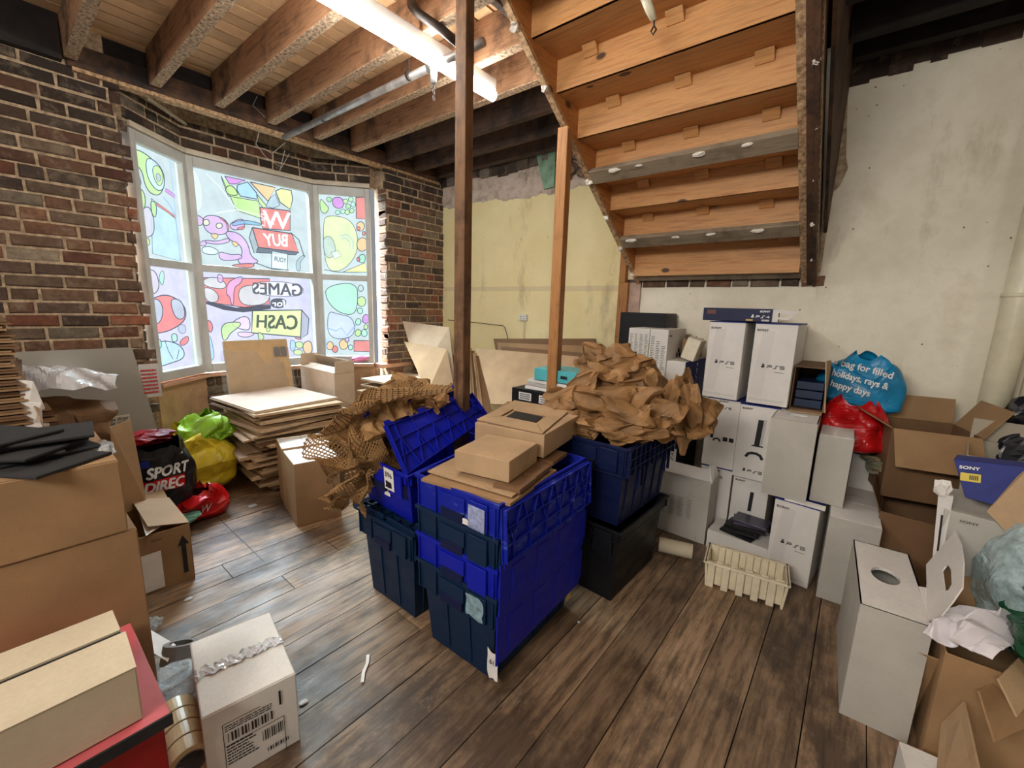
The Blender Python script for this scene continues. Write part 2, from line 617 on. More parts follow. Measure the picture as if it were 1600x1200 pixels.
# ---- boxes --------------------------------------------------------
def carton(name, label, cat, x0, x1, y0, y1, z0, z1, yaw=0, mat='kraft', open_=None, tape=None, group=None, hole=None,
           lid_seam=True, T=None, wall=0.005, flapmat=None, cut=None, inner=True, tapeax='x'):
    """a cardboard box. open_ maps a side L/R/F/B to (opening angle, flap length); 90 stands up, 180+ folds outward"""
    cx, cy = (x0 + x1) / 2, (y0 + y1) / 2
    T = (T if T is not None else Matrix.Identity(4)) @ rotz(cx, cy, yaw)
    root = thing(name, label, cat, T @ Vector((cx, cy, z0)), group)
    flapmat = flapmat or mat
    mb = MB()
    mb.T = T
    if open_:
        w = wall
        mb.box(x0, x1, y0, y0 + w, z0, z1)
        mb.box(x0, x1, y1 - w, y1, z0, z1)
        mb.box(x0, x0 + w, y0 + w, y1 - w, z0, z1)
        mb.box(x1 - w, x1, y0 + w, y1 - w, z0, z1)
        mb.box(x0 + w, x1 - w, y0 + w, y1 - w, z0, z0 + w)
        mb.build('box_body', mat, root, 0.002)
        for side, (ang, ln) in open_.items():
            f = MB()
            a = math.radians(ang)
            t = 0.004
            if side in 'LR':
                sx = x0 if side == 'L' else x1
                s = 1 if side == 'L' else -1
                f.box(0, ln, y0 + .004, y1 - .004, 0, t)
                R = Matrix.Translation((sx, 0, z1)) @ Matrix.Scale(s, 4, (1, 0, 0)) @ Matrix.Rotation(-a, 4, 'Y')
            else:
                sy = y0 if side == 'F' else y1
                s = 1 if side == 'F' else -1
                f.box(x0 + .004, x1 - .004, 0, ln, 0, t)
                R = Matrix.Translation((0, sy, z1)) @ Matrix.Scale(s, 4, (0, 1, 0)) @ Matrix.Rotation(a, 4, 'X')
            f.v = [T @ (R @ v) for v in f.v]
            f.build('flap', flapmat, root, 0.001)
    elif hole:
        hx, hy, hr, hr2 = hole
        n = 20
        ring = [(hx + hr * math.cos(2 * PI * k / n), hy + hr2 * math.sin(2 * PI * k / n)) for k in range(n)]

        def edge(px, py):
            dx, dy = px - hx, py - hy
            ts = []
            if dx > 1e-6: ts.append((x1 - hx) / dx)
            if dx < -1e-6: ts.append((x0 - hx) / dx)
            if dy > 1e-6: ts.append((y1 - hy) / dy)
            if dy < -1e-6: ts.append((y0 - hy) / dy)
            t = min(ts)
            return (hx + dx * t, hy + dy * t)
        mb.box(x0, x1, y0, y0 + wall, z0, z1)
        mb.box(x0, x1, y1 - wall, y1, z0, z1)
        mb.box(x0, x0 + wall, y0 + wall, y1 - wall, z0, z1)
        mb.box(x1 - wall, x1, y0 + wall, y1 - wall, z0, z1)
        mb.box(x0 + wall, x1 - wall, y0 + wall, y1 - wall, z0, z0 + wall)
        mb.build('box_body', mat, root)
        tp = MB()
        tp.T = T
        out = [edge(*p) for p in ring]
        vs = [(p[0], p[1], z1) for p in ring] + [(p[0], p[1], z1) for p in out]
        corners = []
        fs = [(k, n + k, n + (k + 1) % n, (k + 1) % n) for k in range(n)]
        tp.add(vs, fs)
        for k in range(n):
            a, b = out[k], out[(k + 1) % n]
            if abs(a[0] - b[0]) > 1e-6 and abs(a[1] - b[1]) > 1e-6:
                c = (a[0] if abs(a[0] - x0) < 1e-6 or abs(a[0] - x1) < 1e-6 else b[0], a[1] if abs(a[1] - y0) < 1e-6 or abs(a[1] - y1) < 1e-6 else b[1])
                tp.add([(a[0], a[1], z1), (c[0], c[1], z1), (b[0], b[1], z1)], [(0, 1, 2)])
        tp.add([(p[0], p[1], z1) for p in ring] + [(p[0], p[1], z1 - .012) for p in ring], [(k, (k + 1) % n, n + (k + 1) % n, n + k) for k in range(n)])
        tp.build('top_panel', flapmat, root)
    else:
        mb.box(x0, x1, y0, y1, z0, z1)
        mb.build('box_body', mat, root, 0.003)
        if lid_seam:
            f = MB()
            f.T = T
            e = .0012
            if tapeax == 'x':
                f.box(x0 + .003, x1 - .003, y0 + .002, cy - .0012, z1, z1 + .0028)
                g = MB()
                g.T = T
                g.box(x0 + .003, x1 - .003, cy + .0012, y1 - .002, z1, z1 + .0028)
            else:
                f.box(x0 + .003, cx - .0012, y0 + .003, y1 - .003, z1, z1 + .0028)
                g = MB()
                g.T = T
                g.box(cx + .0012, x1 - .003, y0 + .003, y1 - .003, z1, z1 + .0028)
            f.build('flap', flapmat, root, 0.001)
            g.build('flap', flapmat, root, 0.001)
    if tape:
        f = MB()
        f.T = T
        w = .025
        if tapeax == 'x':
            f.box(x0 - .001, x1 + .001, cy - w, cy + w, z1 + .003, z1 + .0036)
            f.box(x0 - .0012, x0 - .0004, cy - w, cy + w, z1 - .06, z1 + .0036)
            f.box(x1 + .0004, x1 + .0012, cy - w, cy + w, z1 - .06, z1 + .0036)
        else:
            f.box(cx - w, cx + w, y0 - .001, y1 + .001, z1 + .003, z1 + .0036)
            f.box(cx - w, cx + w, y0 - .0012, y0 - .0004, z1 - .06, z1 + .0036)
        f.build('tape', tape, root)
    root['_T'] = 0
    del root['_T']
    return root, T


def sheet(name, label, cat, corners, mat, t=0.008, group=None, parent=None, bevel=0.001):
    """a flat rigid board through four corners, given its real thickness"""
    c = [Vector(p) for p in corners]
    n = (c[1] - c[0]).cross(c[3] - c[0]).normalized() * t
    mb = MB()
    mb.hexa(c, [p + n for p in c])
    o = mb.build(name, mat, parent, bevel)
    if label:
        tag(o, label, cat, group)
    return o


def crumple(p, seed, amp, freq=3.0, k=9):
    rnd = random.Random(seed)
    out = Vector((0, 0, 0))
    for i in range(k):
        d = Vector((rnd.gauss(0, 1), rnd.gauss(0, 1), rnd.gauss(0, 1))).normalized()
        o = Vector((rnd.gauss(0, 1), rnd.gauss(0, 1), rnd.gauss(0, 1))).normalized()
        f = freq * rnd.uniform(.5, 1.9)
        ph = rnd.random()
        w = p.dot(d) * f + ph
        tri = abs((w % 1.0) - .5) * 2 - .5
        out += o * (tri * amp * (freq / f) * .6)
    return out


def crumpled_ball(name, label, cat, c, r, mat, seed, amp=.35, group=None, parent=None, squash=(1, 1, 1), sub=4, freq=2.4):
    bm = bmesh.new()
    bmesh.ops.create_icosphere(bm, subdivisions=sub, radius=1)
    mb = MB()
    vs = []
    for v in bm.verts:
        q = v.co.copy()
        d = crumple(q * .5, seed, amp, freq, 10)
        q2 = q + d + crumple(q * .5, seed + 999, amp * .22, freq * 2.8, 6)
        vs.append(Vector(c) + Vector((q2.x * squash[0], q2.y * squash[1], q2.z * squash[2])) * r)
    fs = [tuple(x.index for x in f.verts) for f in bm.faces]
    bm.free()
    mb.add(vs, fs)
    o = mb.build(name, mat, parent)
    if label:
        tag(o, label, cat, group)
    return o


def decal(target_mb, body, P, right, up, w, h, mat, parent, name='lettering', off=0.004, shear=0.0, bold=0):
    """writing wrapped onto a bulging surface"""
    bvh = BVHTree.FromPolygons([tuple(v) for v in target_mb.v], target_mb.f)
    vs, fs = text_polys(body)
    right = Vector(right).normalized()
    up = Vector(up).normalized()
    n = right.cross(up)
    mb = MB()
    reps = [(0, 0)] if not bold else [(-bold, 0), (bold, 0), (0, -bold), (0, bold)]
    for bx, by in reps:
        pts = []
        for v in vs:
            p = Vector(P) + right * (v.x * w + v.y * h * shear + bx) + up * (v.y * h + by)
            hit = bvh.ray_cast(p + n * .4, -n, 1.0)
            pts.append(hit[0] + n * off if hit[0] else p)
        mb.add(pts, fs)
    return mb.build(name, mat, parent)
# ================================================================== THE ROOM
XW, YW, ZJ, ZB = -3.75, 3.32, 2.72, 2.93       # left wall face, back wall face, joist underside, board underside
YO0, YO1 = 0.69, 2.56                           # bay opening


def struct(o):
    o['kind'] = 'structure'
    return o


# floor: individual boards running along y
tf = NT('floor_boards_worn')
a_ = tf.n('ShaderNodeAttribute', attribute_name='tint')
vv = tf.coord((9, 0.9, 9))
g_ = tf.noise(vv, 4, 8, 0.68)
c_ = tf.mix(tf.ramp(g_, [(0.38, (0.75, 0.75, 0.75, 1)), (0.58, BW[0])]), a_.outputs['Color'], (62, 46, 34))
st = tf.noise(tf.coord((1, .6, 1)), 1.5, 9, 0.72)
c_ = tf.mix(tf.ramp(st, [(0.47, BW[0]), (0.58, (0.78, 0.78, 0.78, 1))]), c_, (54, 42, 34))
st2 = tf.noise(tf.coord((3.0, 1.2, 1)), 3.5, 9, 0.8)
c_ = tf.mix(tf.ramp(st2, [(0.60, BW[0]), (0.70, (0.55, 0.55, 0.55, 1))]), c_, (176, 160, 142))
vo_ = tf.n('ShaderNodeTexVoronoi')
vo_.inputs['Scale'].default_value = 3.1
tf.l(tf.coord((1, .75, 1)), vo_.inputs['Vector'])
c_ = tf.mix(tf.ramp(vo_.outputs['Distance'], [(0.0, (0.8, 0.8, 0.8, 1)), (0.05, (0.8, 0.8, 0.8, 1)), (0.08, BW[0])]), c_, (40, 28, 22))
tf.l(c_, tf.b.inputs['Base Color'])
tf.l(tf.ramp(tf.noise(tf.coord((2, 1, 1)), 4, 7, 0.7), [(0.35, (0.30, 0.30, 0.30, 1)), (0.65, (0.62, 0.62, 0.62, 1))]), tf.b.inputs['Roughness'])
tf.bump(g_, 0.35, 0.01)
M['floor'] = tf.m
fl = MB()
rnd = random.Random(3)
x = -4.3
while x < 2.6:
    w = 0.165 + rnd.uniform(-.012, .012)
    y = -2.2 + rnd.uniform(0, 1.2) - 1.2
    while y < 3.32:
        ln = rnd.uniform(2.2, 4.2)
        y2 = min(y + ln, 3.32)
        b = rnd.uniform(.82, 1.12)
        base = (168 * b, 138 * b, 108 * b)
        fl.box(x + .002, x + w - .002, max(y, -2.2) + .002, y2 - .002, -.025, rnd.uniform(-.0015, .0008), base)
        y = y2
    x += w
fl.box(-4.3, 2.6, -2.2, 3.32, -.06, -.03, (18, 14, 12))
fl.box(-4.3, -2.347, 0.79, 0.796, -.03, .0012, (34, 26, 20))
struct(fl.build('floor', 'floor', loc=(0, 0, 0)))


# bricks -------------------------------------------------------------
PAL = [(124, 96, 76), (108, 84, 68), (136, 98, 74), (98, 78, 66), (120, 92, 72), (142, 100, 76), (110, 88, 74), (132, 110, 90), (92, 76, 66), (118, 98, 80)]
PALR = [(142, 88, 64), (134, 84, 64), (146, 100, 78)]


def bricks(mb, P, u, n, L, z0, z1, edge0=None, edge1=None, seed=1, proud=.009, redz=None, soot=None, bl=.225, bh=.0655, pit=.0755):
    """bricks laid on the plane through P along u, facing n; edge0/edge1(z) give ragged ends"""
    rnd = random.Random(seed)
    u, n = Vector(u).normalized(), Vector(n).normalized()
    row = 0
    z = z0
    while z < z1 - .01:
        h = min(bh * rnd.uniform(.90, 1.0), z1 - z - .004)
        a0 = edge0(row) if edge0 else 0
        a1 = L - (edge1(row) if edge1 else 0)
        s = a0 - (rnd.uniform(0, .06) + (.11 if row % 2 else 0))
        k = row % 2
        while s < a1:
            ln = (bl - .01) if (k % 2 == 0 or rnd.random() < .35) else .102
            ln *= rnd.uniform(.93, 1.05)
            b0, b1 = max(s, a0), min(s + ln, a1)
            k += 1
            if b1 - b0 > .025:
                edgey = (b0 <= a0 + .001 and edge0) or (b1 >= a1 - .001 and edge1)
                pal = PALR if (rnd.random() < (.30 if edgey or (redz and redz(b0, z)) else .06)) else PAL
                c = rnd.choice(pal)
                f = rnd.uniform(.78, 1.2)
                if soot:
                    f *= soot(b0, z)
                if rnd.random() < .05:
                    c = (160, 144, 122)
                c = tuple(min(255, q * f) for q in c)
                pr = proud + rnd.uniform(-.005, .007)
                e = .006
                j = lambda: rnd.uniform(-.0025, .0025)
                lo = [P + u * (b0 + j()) + Vector((0, 0, z + j())), P + u * (b1 + j()) + Vector((0, 0, z + j())), P + u * (b1 + j()) + Vector((0, 0, z + h + j())), P + u * (b0 + j()) + Vector((0, 0, z + h + j()))]
                q = [(e, e), (-e, e), (-e, -e), (e, -e)]
                hi = [p + n * (pr + rnd.uniform(-.002, .002)) + u * (a + j()) + Vector((0, 0, b + j())) for p, (a, b) in zip(lo, q)]
                lo2 = [p + n * (pr * .35) for p in lo]
                mb.hexa([p - n * .006 for p in lo], lo2, c)
                mb.hexa(lo2, hi, c)
            s += ln + .014
        z += pit
        row += 1


rj = random.Random(11)
jag0 = [rj.choice([0.0, .055, .02, .075, .0, .035]) + rj.uniform(0, .02) for _ in range(60)]
jag1 = [rj.choice([0.0, .05, .015, .03, .0, .02]) + rj.uniform(0, .015) for _ in range(60)]
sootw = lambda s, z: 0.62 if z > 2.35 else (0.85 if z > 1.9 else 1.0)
wl = MB()
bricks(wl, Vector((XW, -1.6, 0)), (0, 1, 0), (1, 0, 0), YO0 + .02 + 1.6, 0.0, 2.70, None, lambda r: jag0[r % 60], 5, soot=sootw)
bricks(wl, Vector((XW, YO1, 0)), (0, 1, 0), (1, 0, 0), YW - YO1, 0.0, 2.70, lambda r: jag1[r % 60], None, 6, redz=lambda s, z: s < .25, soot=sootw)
# reveal faces of the opening
bricks(wl, Vector((XW, YO0 - .03, 0)), (-1, 0, 0), (0, 1, 0), .13, .80, 2.5, None, None, 21, .004)
bricks(wl, Vector((XW - .13, YO1 + .03, 0)), (1, 0, 0), (0, -1, 0), .13, .80, 2.5, None, None, 22, .004, redz=lambda s, z: True)
wl_o = struct(wl.build('wall_left', 'brick', loc=(XW, 0, 0)))
mo = MB()
mo.box(XW - .22, XW, -1.6, YO0 - .06, 0, 2.95)
mo.box(XW - .22, XW, YO1 + .05, YW + .2, 0, 2.95)
mo.box(XW - .20, XW, YO1 + .034, YO1 + .05, .76, 2.5)
mo.box(XW - .20, XW - .004, YO0 - .06, YO0 - .034, .76, 2.5)
mo.build('mortar_bed', 'mortar', wl_o)

# ---- bay ------------------------------------------------------------
BP = [Vector((-3.86, .70, 0)), Vector((-4.20, 1.09, 0)), Vector((-4.19, 2.09, 0)), Vector((-3.86, 2.49, 0))]
ZS, ZT = .79, 2.475
bb = MB()
bd = MB()
for i in range(3):
    A, B = BP[i], BP[i + 1]
    u = (B - A).normalized()
    n = Vector((-u.y, u.x, 0)) * -1
    if n.x < 0:
        n = -n
    L = (B - A).length
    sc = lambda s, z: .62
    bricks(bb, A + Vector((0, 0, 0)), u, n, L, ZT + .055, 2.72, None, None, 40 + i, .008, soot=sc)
    bd.hexa([A - n * .12 - u * .1, B - n * .12 + u * .1, B + u * .0, A - u * .0], [p + Vector((0, 0, 2.95)) for p in (A - n * .12 - u * .1, B - n * .12 + u * .1, B, A)]) if False else None
    for z0, z1 in ((0, ZS - .03), (ZT + .03, 2.95)):
        c = [A - n * .12 - u * .04, B - n * .12 + u * .04, B, A]
        bd.hexa([Vector((p.x, p.y, z0)) for p in c], [Vector((p.x, p.y, z1)) for p in c])
wb = struct(bb.build('wall_bay', 'brick', loc=(-4, 1.6, 0)))
bd.build('mortar_bed', 'mortar', wb)
# dark cover over the bay
bc = MB()
bc.box(-4.5, XW - .02, .3, 2.9, 2.80, 2.86)
struct(bc.build('ceiling_bay', 'soot', loc=(-4, 1.6, 2.8)))
# buff plasterboard under the sill
pb = MB()
for i in range(3):
    A, B = BP[i], BP[i + 1]
    u = (B - A).normalized()
    n = Vector((-u.y, u.x, 0)) * -1
    if n.x < 0:
        n = -n
    a, b = (0.02, .12) if i == 1 else (0.0, .0)
    if i == 1:
        segs = [(.16, .55)]
    elif i == 0:
        segs = [(0, (B - A).length - .0)]
    else:
        segs = [(.02, (B - A).length)]
    for s0, s1 in segs:
        c = [A + u * s0, A + u * s1, A + u * s1 + n * .018, A + u * s0 + n * .018]
        pb.hexa([Vector((p.x, p.y, .30)) for p in c], [Vector((p.x, p.y, ZS - .035)) for p in c])
struct(pb.build('trim_1', simple('buff_plasterboard', (196, 156, 118), 0.85, .12, 7, .3), loc=(-4, 1.6, 0)))
bk2 = MB()
bricks(bk2, BP[1] + Vector((.012, 0, 0)), (0, 1, 0), (1, 0, 0), 1.0, .30, ZS - .04, None, None, 60, .012)
bk2.build('brick_panel', 'brick', wb)
# sill boards
sl = MB()
for i in range(3):
    A, B = BP[i], BP[i + 1]
    u = (B - A).normalized()
    n = Vector((-u.y, u.x, 0)) * -1
    if n.x < 0:
        n = -n
    c = [A - n * .05 - u * .0, B - n * .05 + u * .0, B + n * .06, A + n * .06]
    sl.hexa([Vector((p.x, p.y, ZS - .035)) for p in c], [Vector((p.x, p.y, ZS - .012)) for p in c])
sl.box(XW - .12, XW + .02, YO1 - .08, YO1 + .30, ZS - .045, ZS - .005)
struct(sl.build('trim_2', simple('sill_board', (196, 150, 120), 0.8, .14, 9, .3), loc=(-4, 1.6, 0), bevel=.002))
# timber head above the windows, with pale boxed trim
hd = MB()
for i in range(3):
    A, B = BP[i], BP[i + 1]
    u = (B - A).normalized()
    n = Vector((-u.y, u.x, 0)) * -1
    if n.x < 0:
        n = -n
    c = [A, B, B + n * .045, A + n * .045]
    hd.hexa([Vector((p.x, p.y, ZT + .005)) for p in c], [Vector((p.x, p.y, ZT + .04)) for p in c])
struct(hd.build('trim_3', simple('pale_head_trim', (196, 184, 164), 0.6, .1, 9, .1), loc=(-4, 1.6, 0), bevel=.003))

# ---- windows with the printed film ------------------------------------
AM = {}
FILM = 1.25


def am(c, s=1.15, tr=.30):
    if max(c) - min(c) > 45 or max(c) > 150:
        c = tuple(int(v * .62 + q * .38) for v, q in zip(c, (222, 238, 240)))
    s = s * FILM
    k = (c, s, tr)
    if k not in AM:
        AM[k] = emis('film_%d_%d_%d' % c, c, s, True, tr)
    return AM[k]


INK = (78, 92, 104)
WIN = []
names = ['window_1', 'window_2', 'window_3']
for i in range(3):
    A, B = BP[i].copy(), BP[i + 1].copy()
    u = (B - A).normalized()
    n = Vector((-u.y, u.x, 0)) * -1
    if n.x < 0:
        n = -n
    L = (B - A).length
    A2, B2 = A + u * .004, B - u * .004
    w = bpy.data.objects.new(names[i], None)
    w.empty_display_size = .05
    COL.objects.link(w)
    w.location = (A + B) / 2 + Vector((0, 0, ZS))
    ORG[w.name] = Vector(w.location)
    w['kind'] = 'structure'
    WIN.append((w, A, B, u, n, L))
    fr = MB()

    def bar(s0, s1, z0, z1, d0=-.03, d1=.03):
        c = [A + u * s0 + n * d0, A + u * s1 + n * d0, A + u * s1 + n * d1, A + u * s0 + n * d1]
        fr.hexa([Vector((p.x, p.y, z0)) for p in c], [Vector((p.x, p.y, z1)) for p in c])
    fw = .055 if i == 1 else .05
    bar(.006, fw, ZS, ZT)
    bar(L - fw, L - .006, ZS, ZT)
    bar(fw, L - fw, ZS, ZS + .07)
    bar(fw, L - fw, ZT - .075, ZT)
    zt = 1.637
    bar(fw, L - fw, zt - .028, zt + .028)
    fr.build('window_frame', 'frame', w, .004)
    gl = MB()
    for z0, z1 in ((ZS + .06, zt - .02), (zt + .02, ZT - .065)):
        c = [A + u * (fw - .01) - n * .012, A + u * (L - fw + .01) - n * .012]
        gl.add([Vector((c[0].x, c[0].y, z0)), Vector((c[1].x, c[1].y, z0)), Vector((c[1].x, c[1].y, z1)), Vector((c[0].x, c[0].y, z1))], [(0, 1, 2, 3)])
    gl.build('pane', am((206, 228, 232), 1.1, .5), w)
# dark gaps between the frames
gp = MB()
for P in (BP[1], BP[2]):
    gp.box(P.x - .05, P.x + .016, P.y - .012, P.y + .012, ZS, ZT)
struct(gp.build('trim_4', 'frame_gap', loc=(-4, 1.6, ZS)))


class Art:
    """film artwork on one window's glass, given as outlines traced on the glass plane"""

    def __init__(s, i, ox, oy, sc):
        s.w, s.A, s.B, s.u, s.n, s.L = WIN[i]
        s.ox, s.oy, s.sc = ox, oy, sc
        s.k = 0
        s.fills = {}

    def P(s, x, y, off):
        p = onp(s.ox + x / s.sc, s.oy + y / s.sc, s.A - s.n * .012, s.n)
        return p + s.n * off

    def smooth(s, pts, it=2):
        for _ in range(it):
            q = []
            for a in range(len(pts)):
                p0, p1 = pts[a], pts[(a + 1) % len(pts)]
                q += [(p0[0] * .75 + p1[0] * .25, p0[1] * .75 + p1[1] * .25), (p0[0] * .25 + p1[0] * .75, p0[1] * .25 + p1[1] * .75)]
            pts = q
        return pts

    def shape(s, pts, col, ink=1.6, soft=True, inkc=INK, tr=.5, st=1.0):
        if soft:
            pts = s.smooth(pts)
        s.k += 1
        off = .0008 + s.k * .00035
        if col:
            mb = s.fills.setdefault((col, tr, st), MB())
            mb.add([s.P(x, y, off) for x, y in pts], [tuple(range(len(pts)))])
        if ink:
            s.line(pts + [pts[0]], ink, inkc, off + .0002, False)

    def line(s, pts, wd=1.6, col=INK, off=None, soft=False):
        if off is None:
            s.k += 1
            off = .0008 + s.k * .00035
        mb = s.fills.setdefault((col, .15, .9), MB())
        pts = [Vector(p) for p in pts]
        W = wd * s.sc / 2 * .72
        N = len(pts)
        L, R = [], []
        for i, p in enumerate(pts):
            d = pts[min(i + 1, N - 1)] - pts[max(i - 1, 0)]
            if d.length < 1e-6:
                d = Vector((1, 0))
            d.normalize()
            q = Vector((-d.y, d.x)) * W
            L.append(p + q)
            R.append(p - q)
        mb.add([s.P(q.x, q.y, off) for q in L + R], [(i, i + 1, N + i + 1, N + i) for i in range(N - 1)])

    def text(s, body, q, col, bold=0):
        """q: four corners TL,TR,BR,BL of the word as read in the glass; letters mirrored"""
        vs, fs = text_polys(body)
        s.k += 1
        off = .0008 + s.k * .00035
        mb = s.fills.setdefault((col, .15, .95), MB())
        reps = [(0, 0)] if not bold else [(bold, 0), (-bold, 0), (0, bold * 1.6), (0, -bold * 1.6), (bold, bold * 1.6), (-bold, -bold * 1.6), (bold, -bold * 1.6), (-bold, bold * 1.6)]
        for bx, by in reps:
            out = []
            for v in vs:
                a, b = 1 - v.x + bx, v.y + by
                x = (q[3][0] * (1 - a) + q[2][0] * a) * (1 - b) + (q[0][0] * (1 - a) + q[1][0] * a) * b
                y = (q[3][1] * (1 - a) + q[2][1] * a) * (1 - b) + (q[0][1] * (1 - a) + q[1][1] * a) * b
                out.append(s.P(x, y, off))
            mb.add(out, fs)
            off += .00003

    def done(s, name='film_artwork'):
        for (c, tr, st), mb in s.fills.items():
            mb.build(name, am(c, st, tr), s.w)


LIME, VIO, RED, ORG_, YEL, SKY, PUR, AQ, PINK, MINT = (184, 222, 120), (206, 192, 232), (232, 92, 84), (248, 184, 112), (240, 232, 130), (150, 200, 240), (208, 110, 208), (190, 226, 232), (214, 158, 226), (160, 230, 190)
# centre, upper (view of the glass x0=290 y0=240, 6.314 px per unit)
a = Art(1, 290, 240, 6.314)
a.shape([(25, 130), (110, 200), (160, 380), (150, 560), (70, 560)], (214, 236, 240), 1.0, inkc=(230, 244, 246))
a.shape([(350, 220), (500, 560), (740, 640), (720, 470), (420, 420), (360, 260)], LIME, 1.6, False)
a.shape([(385, 222), (590, 265), (500, 300), (430, 300)], PUR, 1.8, False)
a.shape([(395, 330), (450, 310), (500, 360), (520, 415), (430, 410), (395, 375)], LIME, 2)
a.shape([(510, 310), (610, 280), (700, 390), (700, 450), (540, 420), (505, 360)], SKY, 2.2, False)
a.shape([(635, 280), (885, 335), (810, 470)], ORG_, 2.2, False)
a.shape([(885, 370), (940, 345), (1040, 365), (1055, 450), (1030, 550), (930, 480)], YEL, 2.2, False)
a.shape([(700, 400), (800, 520), (770, 545), (720, 480)], LIME, 1.6, False)
a.shape([(830, 440), (880, 400), (930, 510), (860, 540), (790, 520)], (170, 190, 205), 1.6, False)
a.shape([(730, 530), (1030, 565), (1030, 760), (760, 740), (740, 660)], RED, 2.2, False)
a.text('W', [(760, 560), (1030, 590), (1030, 750), (760, 735)], (250, 236, 236), .01)
a.text('E', [(735, 590), (785, 595), (785, 720), (750, 712)], (246, 180, 176))
a.shape([(655, 730), (1045, 790), (1115, 975), (715, 925)], RED, 2.4, False)
a.shape([(655, 730), (715, 925), (675, 985), (625, 830)], (150, 160, 172), 1.8, False)
a.shape([(715, 925), (1115, 975), (1085, 1000), (690, 975)], (120, 128, 140), 1.6, False)
a.text('BUY', [(760, 790), (1000, 800), (1000, 918), (790, 908)], (250, 250, 250), .012)
a.shape([(848, 960), (1005, 990), (1000, 1150), (845, 1130)], (226, 240, 240), 1.6, False)
a.text('YOUR', [(870, 1010), (990, 1035), (988, 1080), (868, 1058)], INK, .006)
a.shape([(85, 590), (190, 650), (150, 720), (95, 690)], PINK, 1.8)
a.shape([(430, 690), (560, 630), (590, 720), (500, 760), (440, 740)], PINK, 1.8)
a.shape([(160, 640), (240, 600), (380, 640), (430, 720), (400, 800), (250, 800), (180, 740)], PINK, 1.8)
a.shape([(380, 760), (520, 780), (610, 880), (640, 1020), (740, 1070), (560, 1110), (500, 1050), (560, 1000), (540, 900), (420, 850)], PINK, 1.8)
a.shape([(420, 830), (300, 870), (190, 850), (180, 880), (330, 900), (440, 870)], PINK, 1.6)
a.shape([(125, 890), (180, 850), (210, 890), (170, 920)], PINK, 1.4)
a.shape([(150, 930), (230, 910), (330, 960), (300, 1000), (170, 990)], (214, 232, 238), 1.5)
a.shape([(540, 990), (440, 1000), (320, 960), (330, 1040), (400, 1060), (560, 1040)], PINK, 1.6)
a.shape([(165, 655), (225, 650), (235, 705), (175, 715)], (222, 236, 170), 1.8)
a.shape([(295, 690), (355, 685), (360, 735), (300, 740)], (222, 236, 170), 1.8)
a.shape([(230, 790), (330, 790), (290, 860)], ORG_, 1.4)
a.shape([(450, 860), (520, 880), (500, 930), (460, 900)], ORG_, 1.2)
a.shape([(300, 620), (390, 650), (410, 780), (430, 700)], RED, 1.2)
a.shape([(440, 690), (560, 650), (740, 690), (740, 715), (560, 690), (470, 720)], (110, 170, 205), 1.4)
a.shape([(480, 740), (590, 710), (560, 760)], RED, 1.2)
a.shape([(430, 1100), (670, 1075), (670, 1128), (500, 1120)], RED, 1.6)
a.line([(690, 1080), (850, 1140), (1010, 1150)], 1.8)
a.shape([(1090, 1160), (1080, 1060), (1150, 1000), (1180, 1010), (1120, 1070), (1130, 1160)], (150, 172, 186), 1)
a.line([(1030, 780), (1110, 850), (1165, 1020)], 1.8)
a.line([(290, 590), (500, 555), (700, 600), (870, 700)], 1.6, (238, 248, 250))
a.line([(200, 200), (330, 330), (520, 580)], 1.2, (238, 248, 250))
a.done()
# centre, lower (x0=200 y0=400, 5.333)
a = Art(1, 200, 400, 5.333)
a.shape([(600, 135), (1500, 195), (1545, 825), (668, 880)], VIO, 0, False)
a.shape([(630, 180), (1180, 190), (1180, 400), (980, 430), (640, 380)], RED, 1.8, False)
a.shape([(625, 190), (740, 170), (830, 240), (790, 280), (630, 250)], AQ, 1.6)
a.shape([(620, 260), (700, 270), (760, 330), (740, 390), (650, 380)], AQ, 1.6)
a.shape([(910, 330), (950, 240), (1180, 250), (1180, 400), (960, 420)], AQ, 1.6)
a.shape([(740, 150), (790, 160), (790, 220), (750, 220)], PINK, 1.6)
a.shape([(830, 210), (960, 160), (940, 230), (880, 260), (880, 410), (860, 410), (850, 340), (815, 320)], PINK, 1.6)
a.shape([(640, 380), (760, 400), (900, 430), (1190, 405), (1190, 440), (960, 470), (800, 450), (650, 400)], (90, 92, 100), 0, False)
a.shape([(1030, 205), (1450, 225), (1465, 345), (1040, 325)], (240, 236, 244), 1.4)
a.text('GAMES', [(1035, 220), (1450, 232), (1450, 335), (1040, 315)], (96, 102, 110), .008)
a.shape([(1185, 350), (1330, 355), (1300, 440), (1185, 430)], (96, 102, 110), 0)
a.text('for', [(1200, 372), (1310, 365), (1310, 422), (1200, 420)], (246, 246, 250), .012)
a.shape([(1035, 455), (1445, 450), (1435, 675), (1030, 640)], (226, 236, 130), 2.6, False)
a.shape([(1445, 450), (1505, 520), (1495, 650), (1435, 690)], (150, 152, 170), 2.0, False)
a.text('CASH', [(1075, 490), (1410, 495), (1405, 615), (1070, 595)], (92, 102, 92), .012)
a.shape([(840, 560), (1000, 480), (1025, 620), (930, 610)], (236, 200, 226), 1.8)
a.shape([(905, 630), (1070, 640), (1000, 680), (920, 670)], (236, 190, 226), 1.6)
a.shape([(770, 560), (930, 545), (940, 580), (850, 640), (820, 700), (785, 705)], LIME, 1.8)
a.shape([(1085, 620), (1140, 680), (1100, 705), (1080, 680)], LIME, 1.4)
a.shape([(1140, 610), (1190, 590), (1170, 640)], LIME, 1.2)
a.shape([(655, 520), (700, 560), (705, 620), (670, 645)], RED, 1.6)
a.shape([(668, 640), (700, 720), (720, 860), (672, 870)], SKY, 1.2)
